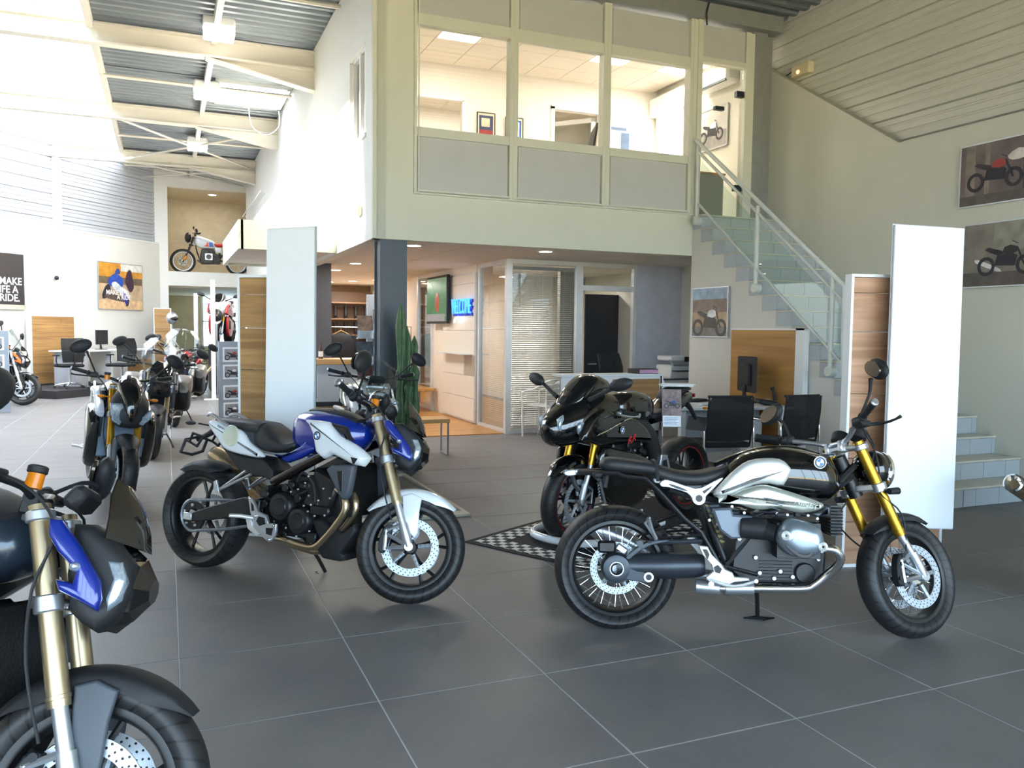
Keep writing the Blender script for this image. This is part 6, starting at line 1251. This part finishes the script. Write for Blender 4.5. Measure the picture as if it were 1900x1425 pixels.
# ---- boot shelves, jackets
bs = mat('shelf_oak_dark', '6e5136', .5)
t = thing('boot_shelf', 'oak shelf wall holding rows of black riding boots at the back of the shop', 'shelf')
for z in (1.0, 1.38, 1.76, 2.14): obj('shelf_board', G().b2((3.30, 13.9, z-.03), (4.60, 14.4, z), bev=.003), bs, t)
obj('shelf_back', G().b2((3.28, 14.4, .6), (4.62, 14.45, 2.4)), bs, t)
bootm = mat('boot_black', '121214', .45)
def boot(label, x, y, z):
    t = thing('riding_boot', label, 'boot', (x, y, z), group='black riding boots on the shelves')
    obj('shaft', G().tube([(0, 0, .05), (0, .0, .16), (0, .01, .30)], [.042, .04, .052], 10, k=2), bootm, t); obj('foot', G().ell((0, -.05, .035), (.045, .12, .035), 10), bootm, t); obj('sole', G().b2((-.045, -.16, 0), (.045, .06, .018)), rubber, t)
pos = ['far left', 'second from left', 'middle', 'second from right', 'far right']
for r_, z in enumerate((1.0, 1.38, 1.76)):
    for i in range(5): boot('black riding boot, %s on the %s shelf' % (pos[i], ('lower', 'middle', 'upper')[r_]), 3.42+i*.24, 14.15, z)
t = thing('clothes_rail', 'steel clothes rail carrying dark jackets behind the reception counter', 'clothes rail', (0, 0, 0))
obj('rail', G().tube([(2.55, 9.3, 0), (2.55, 9.3, 1.55), (3.75, 9.3, 1.55), (3.75, 9.3, 0)], .015, 8), silver, t)
def jacket(label, x, y, z, rz, s=1):
    t = thing('jacket', label, 'jacket', (x, y, z), rz, group='dark riding jackets on hangers')
    obj('torso', G().body([(-.24, -.62, -.10, .05), (-.20, -.66, -.04, .09), (0, -.68, .0, .11), (.20, -.66, -.04, .09), (.24, -.62, -.10, .05)], 14, 2.6), mat('jacket_black', '17171b', .7, bump=.3, bs=30), t)
    for q in (-1, 1): obj('sleeve', G().tube([(q*.20, 0, -.06), (q*.27, -.02, -.30), (q*.29, -.04, -.58)], [.07, .06, .045], 10, k=2), MATS['jacket_black'], t); obj('sleeve_stripe', G().tube([(q*.26, -.02, -.05), (q*.325, -.04, -.30), (q*.335, -.05, -.5)], .008, 5), whitem, t)
    obj('hanger', G().tube([(-.18, 0, -.05), (0, 0, .04), (.18, 0, -.05)], .01, 6).tube([(0, 0, .04), (0, 0, .12)], .004, 5), MATS['oak_light'], t)
jacket('black jacket with white sleeve piping on a wooden hanger, facing the hall', 2.85, 9.3, 1.45, 0)
for i in range(3): jacket('dark riding jacket hanging edge-on, %s by the office blinds' % ('leftmost', 'middle', 'rightmost')[i], 3.80+i*.24, 10.6, 1.45, radians(80))
t = thing('clothes_rail', 'wall rail of dark jackets beside the office blinds', 'clothes rail'); obj('rail', G().tube([(3.8, 10.6, 1.57), (4.5, 10.6, 1.57), (4.5, 10.6, 0)], .015, 8), silver, t)
# ---- far left: desks on the carpeted platform
pl = thing('desk_platform', 'dark carpeted platform along the left wall under the desks', 'platform', M=LM); obj('deck', G().b2((1.3, .02, 0), (5.3, 1.75, .17), bev=.01), mat('platform_carpet', '2c2a2e', .9, bump=.3, bs=200), pl)
t = thing('desk', 'long white desk on the platform at the far left wall', 'desk', M=LM); obj('desktop', G().b2((1.5, .45, .93), (4.2, 1.15, .965), bev=.004), whitem, t)
for x in (1.6, 3.0): obj('leg', G().b2((x, .5, .17), (x+.05, 1.1, .93)), whitem, t)
obj('side_panel', G().b2((3.75, .5, .17), (4.1, 1.1, .93)), mat('modesty_grey', 'a9adb5'), t); obj('oak_pedestal', G().b2((1.7, .6, .17), (1.95, 1.1, .70)), MATS['oak'], t)
t = thing('wall_board', 'oak board screen standing behind the far left desk', 'panel', M=LM); obj('oak_face', G().b2((3.15, .10, .20), (4.35, .15, 1.72)), MATS['oak'], t); obj('edge', G().b2((4.35, .08, .175), (4.42, .17, 1.74)), whitem, t)
office_chair('black mesh swivel chair at the left end of the far desk', -1.95, 14.6, .5, z=.17)
office_chair('black mesh swivel chair at the right end of the far desk', -.95, 14.9, 2.6, z=.17)
mm_ = LM @ Matrix.Translation((3.0, .8, .965)); monitor('black monitor standing on the far left desk', mm_.translation.x, mm_.translation.y, .965, 1.0, .42, .34)
t = thing('security_camera', 'small white wall camera with dark lens high on the left wall', 'camera', M=LM @ Matrix.Translation((3.55, .0, 2.62))); obj('mount', G().cyl((0, 0, 0), (0, .05, 0), .05, 16), whitem, t); obj('lens_ball', G().ell((0, .08, -.01), (.05, .05, .05), 14), blkm, t)
t = thing('helmet', 'silver and black full-face helmet on a slim stand far down the hall', 'helmet', (.10, 15.2, 1.72)); obj('shell', G().ell((0, 0, .0), (.13, .15, .14), 18), silver, t); obj('visor', G().ell((.03, -.06, -.01), (.11, .105, .06), 14), blk, t)
obj('helmet_stand', G().cyl((.10, 15.2, 0), (.10, 15.2, 1.58), .012, 8).cyl((.10, 15.2, 0), (.10, 15.2, .012), .14, 20), silver); tag(bpy.data.objects['helmet_stand'], 'slim steel stand under the silver helmet', 'stand')
t = thing('helmet', 'black helmet on a stand in front of the bright passage window', 'helmet', (1.0, 13.8, 1.78)); obj('shell', G().ell((0, 0, 0), (.13, .15, .14), 18), blk, t); obj('visor', G().ell((-.02, -.07, -.01), (.10, .09, .055), 14), mirg, t)
obj('helmet_stand', G().cyl((1.0, 13.8, 0), (1.0, 13.8, 1.64), .012, 8).cyl((1.0, 13.8, 0), (1.0, 13.8, .012), .14, 20), silver); tag(bpy.data.objects['helmet_stand.001'], 'slim steel stand under the black helmet', 'stand')
t = thing('bike_podium', 'tall black podium lifting the red and white sport bike', 'podium', (1.38, 15.4, 0)); obj('block', G().b2((-.45, -1.0, 0), (.45, 1.0, 1.10), bev=.01), blkm, t)
# ---- lamps
def highbay(label, x, y, z=5.5):
    t = thing('high_bay_lamp', label, 'lamp', (x, y, z), group='white high-bay lamps under the hall roof')
    obj('housing', G().box((0, 0, .06), (.42, .34, .16), bev=.03), whitem, t); obj('diffuser', G().box((0, 0, -.07), (.40, .32, .12), bev=.02), lamp_on, t)
    obj('bracket', G().tube([(0, -.1, .14), (.03, -.12, .19), (.06, -.1, .12)], .01, 6, k=2).box((.06, -.13, .12), (.08, .04, .05), bev=.006), blkm, t)
highbay('white high-bay lamp nearest the camera, at the top picture edge', .70, 6.85, 5.62); highbay('white high-bay lamp beside the small rooflight', .66, 9.65); highbay('white high-bay lamp farthest down the hall', .66, 14.1)
for k, (x, y, w_) in enumerate(((2.82, 4.52, 'by the steel column'), (4.57, 4.41, 'in front of the glazed office'), (2.77, 9.37, 'far left over the reception'), (2.77, 7.71, 'second over the reception'), (2.95, 6.18, 'just left of the steel column'), (4.1, 11.8, 'at the back, right of the row'), (3.75, 12.6, 'at the back, middle of the row'), (3.35, 13.2, 'at the back, left of the row'))):
    t = thing('downlight', 'round recessed downlight '+w_, 'downlight', (x, y, 2.555), group='round downlights in the low ceiling')
    obj('trim_ring', G().lathe([(.085, 0), (.12, 0), (.12, .012), (.085, .012)], (0, 0, 0), (0, 0, 1), 28, closed=True), whitem, t); obj('lens', G().cyl((0, 0, .002), (0, 0, .010), .086, 24), day_on, t)
t = thing('downlight', 'round recessed downlight in the niche above the vintage bike', 'downlight', (1.25, 19.9, 5.285)); obj('trim_ring', G().lathe([(.10, 0), (.14, 0), (.14, .012), (.10, .012)], ax=(0, 0, 1), n=24, closed=True), whitem, t); obj('lens', G().cyl((0, 0, .002), (0, 0, .010), .10, 24), day_on, t)
for n_, x, y, z, e_, s_ in (('niche_lamp', 1.25, 19.9, 5.26, 12, .2), ('shop_lamp_near', 2.85, 6.9, 2.53, 14, .3), ('shop_lamp_mid', 3.2, 9.0, 2.53, 13, .3), ('shop_lamp_far', 3.6, 12.4, 2.53, 18, .3), ('office_lamp', 5.7, 7.2, 2.53, 34, .5), ('boot_shelf_fill', 3.9, 13.3, 2.5, 20, .3), ('front_lamp', 4.57, 4.41, 2.53, 7, .2), ('column_lamp', 2.82, 4.52, 2.53, 7, .2)):  # the one over the boots is an added fill brightening the back wall
    area(n_, (x, y, z), (0, 0, -1), s_, s_, e_, (1, .94, .87))
for x, y in ((3.7, 5.29), (6.03, 5.29), (7.19, 5.29)): area('office_panel_lamp', (x, y, 5.46), (0, 0, -1), .5, .45, 18, (1, .96, .91))
area('rear_office_fill', (4.6, 7.8, 5.44), (0, 0, -1), .6, .6, 26, (1, .96, .91))  # unseen fill added to brighten the room beyond the office wall
t = thing('emergency_light', 'small white emergency light box with an orange glow on the steel siding', 'emergency light', (7.70, 3.22, 4.95)); obj('box', G().b2((-.08, -.16, -.07), (.02, .16, .08), bev=.01), mat('yellowed_plastic', 'd9d2ae', .5), t); obj('pilot_lamp', G().ell((-.08, .03, -.02), (.015, .03, .025), 10), mat('pilot_orange', 'ff8a50', .4, emit=3), t)
obj('siding_cable', G().tube([(7.69, 3.22, 5.02), (7.70, 3.55, 4.98), (7.69, 3.9, 4.88)], .006, 5), blkm); tag(bpy.data.objects['siding_cable'], 'thin dark cable running to the emergency light on the siding', 'cable')
t = thing('emergency_light', 'small cream emergency light on the mezzanine side wall near the corner', 'emergency light', (2.07, 4.22, 2.90)); obj('box', G().b2((-.05, -.10, -.06), (.01, .10, .06), bev=.012), mat('yellowed_plastic', 'd9d2ae'), t)
# ---- upstairs fittings
t = thing('air_conditioner', 'white wall-mounted air conditioner high behind the upstairs glass door', 'air conditioner', (7.45, 4.75, 5.22)); obj('case', G().b2((-.12, -.40, -.13), (.12, .40, .13), bev=.04), whitem, t); obj('air_slot', G().b2((-.125, -.36, -.12), (-.08, .36, -.09)), dgrey, t)
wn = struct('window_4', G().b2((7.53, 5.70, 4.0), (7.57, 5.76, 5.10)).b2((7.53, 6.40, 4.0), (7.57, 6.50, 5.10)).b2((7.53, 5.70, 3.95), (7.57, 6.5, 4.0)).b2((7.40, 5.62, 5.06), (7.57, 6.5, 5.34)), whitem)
obj('pane', G().b2((7.545, 5.76, 4.0), (7.555, 6.40, 5.08)), mat('blind_daylight_glow', 'fdfdff', .6, noise=0, emit=2.2), wn, label='blind with a painted daylight glow')  # emission stands in for daylight; the wall behind is closed
t = thing('monitor', 'black monitor seen edge-on behind the upstairs partition glass', 'monitor', (5.42, 4.75, 3.75), radians(70)); obj('bezel', G().box((0, 0, .40), (.55, .03, .34), R=Matrix.Rotation(.15, 3, 'X'), bev=.008), blkm, t); obj('stand', G().box((0, .03, .12), (.08, .04, .24)).box((0, .03, .01), (.25, .18, .02)), blkm, t)
t = thing('desk', 'office desk behind the upstairs partition', 'desk', (5.4, 4.8, 3.03)); obj('desktop', G().b2((-.9, -.4, .69), (.9, .4, .72)), whitem, t); obj('leg', G().b2((-.85, -.35, 0), (-.8, .35, .69)), whitem, t); obj('leg', G().b2((.8, -.35, 0), (.85, .35, .69)), whitem, t)
t = thing('filing_cabinet', 'grey cabinet just inside the upstairs glass door', 'cabinet', (6.72, 4.2, 3.03)); obj('body', G().b2((-.25, -.3, 0), (.26, .3, .62), bev=.005), mat('cabinet_grey', '8f9088', .5), t); obj('top', G().b2((-.27, -.32, .62), (.28, .32, .645)), MATS['oak_light'], t)
t = thing('remote_holder', 'small white remote holder on the office wall upstairs', 'remote holder', (5.32, 6.54, 4.42)); obj('tray', G().b2((-.03, -.03, -.06), (.03, 0, .05), bev=.004), whitem, t); obj('remote', G().b2((-.02, -.035, -.02), (.02, -.01, .09), bev=.004), blkm, t)
obj('roof_cable', G().tube([(6.35, 3.45, 5.68), (6.33, 3.47, 5.55), (6.36, 3.5, 5.42)], .012, 6, k=3), blkm); tag(bpy.data.objects['roof_cable'], 'short black cable dropping from the roof above the upstairs door', 'cable')
obj('hanging_cord', G().tube([(1.45, 10.9, 5.6), (1.5, 10.8, 5.25), (1.75, 10.8, 5.12), (1.98, 10.85, 5.3), (2.0, 10.9, 5.6)], .008, 5, k=4), whitem); tag(bpy.data.objects['hanging_cord'], 'white cord looping below the small rooflight', 'cord')
# ---- mat and paddock stand of the black sport bike
ex, ey = Vector((.88, .475, 0)).normalized(), Vector((.475, -.88, 0)).normalized()
MM = frame3((1.92, .03, 0), ex, -ey, (0, 0, 1))
t = thing('floor_mat', 'black display mat with a checkered border under the black sport bike', 'mat', M=MM)
obj('carpet', G().b2((.0, -1.14, 0), (2.9, 0, .006)), mat('mat_black', '17161a', .85, bump=.2, bs=200), t)
def mk_check():
    m, tt, b = nodes('checker_print'); tcn = tt.nodes.new('ShaderNodeTexCoord'); ck = tt.nodes.new('ShaderNodeTexChecker'); ck.inputs['Scale'].default_value = 1/.055
    ck.inputs[1].default_value = (.75, .77, .72, 1); ck.inputs[2].default_value = (.012, .012, .014, 1); tt.links.new(tcn.outputs['Object'], ck.inputs[0]); tt.links.new(ck.outputs[0], b.inputs['Base Color']); b.inputs['Roughness'].default_value = .7; return m
ckm = mk_check()
obj('checker_border', G().b2((.05, -1.10, .006), (.215, -.05, .0085)).b2((.215, -1.10, .006), (2.8, -.935, .0085)).b2((.215, -.215, .006), (2.8, -.05, .0085)), ckm, t)
t = thing('paddock_stand', 'white tubular paddock stand holding the black sport bike front wheel', 'paddock stand', M=MM)
obj('base_tube', G().tube([(1.35, -.86, .045), (.62, -.86, .045), (.40, -.78, .045), (.34, -.62, .045), (.34, -.45, .045), (.42, -.30, .045), (.65, -.24, .045), (1.35, -.24, .045)], .028, 12, k=3), white, t)
obj('cradle', G().tube([(.95, -.86, .05), (.72, -.70, .12), (.60, -.56, .14), (.72, -.42, .12), (.95, -.24, .05)], .018, 10, k=3), white, t)
obj('handle_tube', G().tube([(.34, -.54, .045), (.55, -.55, .10), (.80, -.55, .05)], .016, 8), white, t)
for q in (-.86, -.24): obj('wheel', G().cyl((1.30, q-.02, .04), (1.30, q+.02, .04), .035, 16), rubber, t)
t = thing('spec_card', 'picture and price card standing on the rear of the black sport bike', 'card', M=frame3((3.60, -.05, .93), (.90, -.43, 0), (.10, .20, .97), Vector((.90, -.43, 0)).cross(Vector((.10, .20, .97)))))
obj('card', G().b2((-.075, -.15, 0), (.075, .15, .004)), mat('card_print', '7c6a68', .5, noise=.5, ns=25), t); obj('text_block', G().b2((-.07, -.145, .004), (.07, -.06, .005)), mat('card_white', 'dfe4ea'), t)
g = G(); [g.b2((-.06, -.075-.012*i, .005), (.05-.01*(i % 3), -.078-.012*i, .0056)) for i in range(5)]; obj('text_lines', g, mat('ink_blue', '4060a0', .5), t)
g1, g2 = G(), G(); bike_print(g1, g2, 0, .02, .13, lambda u, v, h: (u, v+.02, .004+h)); obj('printed_motorcycle', g1, mat('print_ink', '24222c'), t); obj('printed_tank', g2, mat('print_blue', '1d3fa0'), t)
t = thing('document', 'white document lying on the tail of the black sport bike', 'document', (3.86, .285, 1.078), radians(-25)); obj('sheet', G().b2((-.13, -.09, 0), (.13, .09, .012), bev=.003), mat('paper', 'eef0f0'), t); obj('sheet', G().box((.02, .01, .016), (.24, .17, .006), rz=.12), mat('paper', 'eef0f0'), t)
# ================================================================ the motorcycles
boxer_roadster()
twin_roadster('white and blue motorcycle with champagne forks, centre left on the tiles', .164, .032, 138.3, 6)
twin_roadster('dark motorcycle with blue fork wing, cut off in the left foreground', -1.215, -2.004, 142.3, 6, steer=40.8, body=mat('dark_blue_grey_paint', '2c3947', .3, .3, coat=.6), side=grey, tail=blkm, ff=blkm, accent=blue, fl=blkm)
twin_roadster('silver motorcycle with round chrome headlight and clear screen, seen head-on behind the blue tank', 1.728, 3.256, 182, 3, steer=2, body=mat('silver_paint', 'c9cec4'), side=white, tail=mat('silver_paint', 'c9cec4'), ff=white, accent=silver, forkm=silver, lamp='round', lod=1, tall=(.17, .26), f800=False, mirrors=(1.20, .40, 1.31, 1.05), reservoir=False)
twin_roadster('white and black motorcycle with gold forks and twin lamps, seen head-on in the left row', -.68, 3.50, 170, 6, steer=4, lamp='twin', body=black, side=mat('pearl_white_paint', 'd6dce6', .25, coat=.6), tail=white, ff=blkm, accent=mat('pearl_white_paint', 'd6dce6'), forkm=gold, lod=1, f800=False, mirrors=(1.20, .38, 1.31, 1.05))
twin_roadster('dark grey touring motorcycle with clear screen and panniers, second in the left row', -.20, 6.35, 180, 5, steer=5, body=mat('graphite_paint', '3b3a3a', .3, .4, coat=.6), side=mat('graphite_paint', '3b3a3a'), tail=grey, ff=blkm, accent=dgrey, lod=1, tall=(.20, .42), panniers=mat('pannier_grey', '7b7672', .35, .4), f800=False, mirrors=(1.16, .46, 1.30, 1.0), reservoir=False)
twin_roadster('pale grey touring motorcycle with tall screen, third in the left row', .12, 9.6, 182, 5, steer=5, body=mat('pale_grey_paint', '9b9690', .3, .3, coat=.5), side=mat('pale_grey_paint', '9b9690'), tail=grey, ff=grey, accent=silver, lod=1, tall=(.24, .52), panniers=mat('pannier_grey', '7b7672'), f800=False, mirrors=(1.16, .46, 1.30, 1.0), reservoir=False)
twin_roadster('red motorcycle at the far end of the left row', .60, 14.0, 205, 5, steer=10, body=red, side=red, tail=red, ff=black, accent=red, lod=1, f800=False)
twin_roadster('black adventure motorcycle with orange trim by the far left desks', -3.85, 13.3, 122, 5, steer=20, body=black, side=mat('pale_blue_grey_paint', 'b4bcc6', .3), tail=black, ff=black, accent=mat('orange_paint', 'e06a1c', .3), forkm=silver, lod=1, tall=(.20, .50), f800=False, mirrors=(1.16, .46, 1.46, 1.0))
twin_roadster('motorcycle cut off at the right picture edge, only its silencer and tail showing', 4.72, -2.48, 74, 4, steer=10, body=blue, side=white, tail=mat('dark_blue_grey_paint', '2c3947'), lod=1, f800=False)
sport_bike('black faired sport bike with red RR lettering on a white paddock stand', 3.96, .33, 248, 0, z=.008)
sport_bike('red and white sport bike raised on a podium beyond the picture stand', 1.40, 16.0, 195, 3, z=1.10, steer=5, body=mat('racing_white', 'e6e6ea', .2, coat=.6), side=red, acc=1, lod=1)
vintage_enduro()
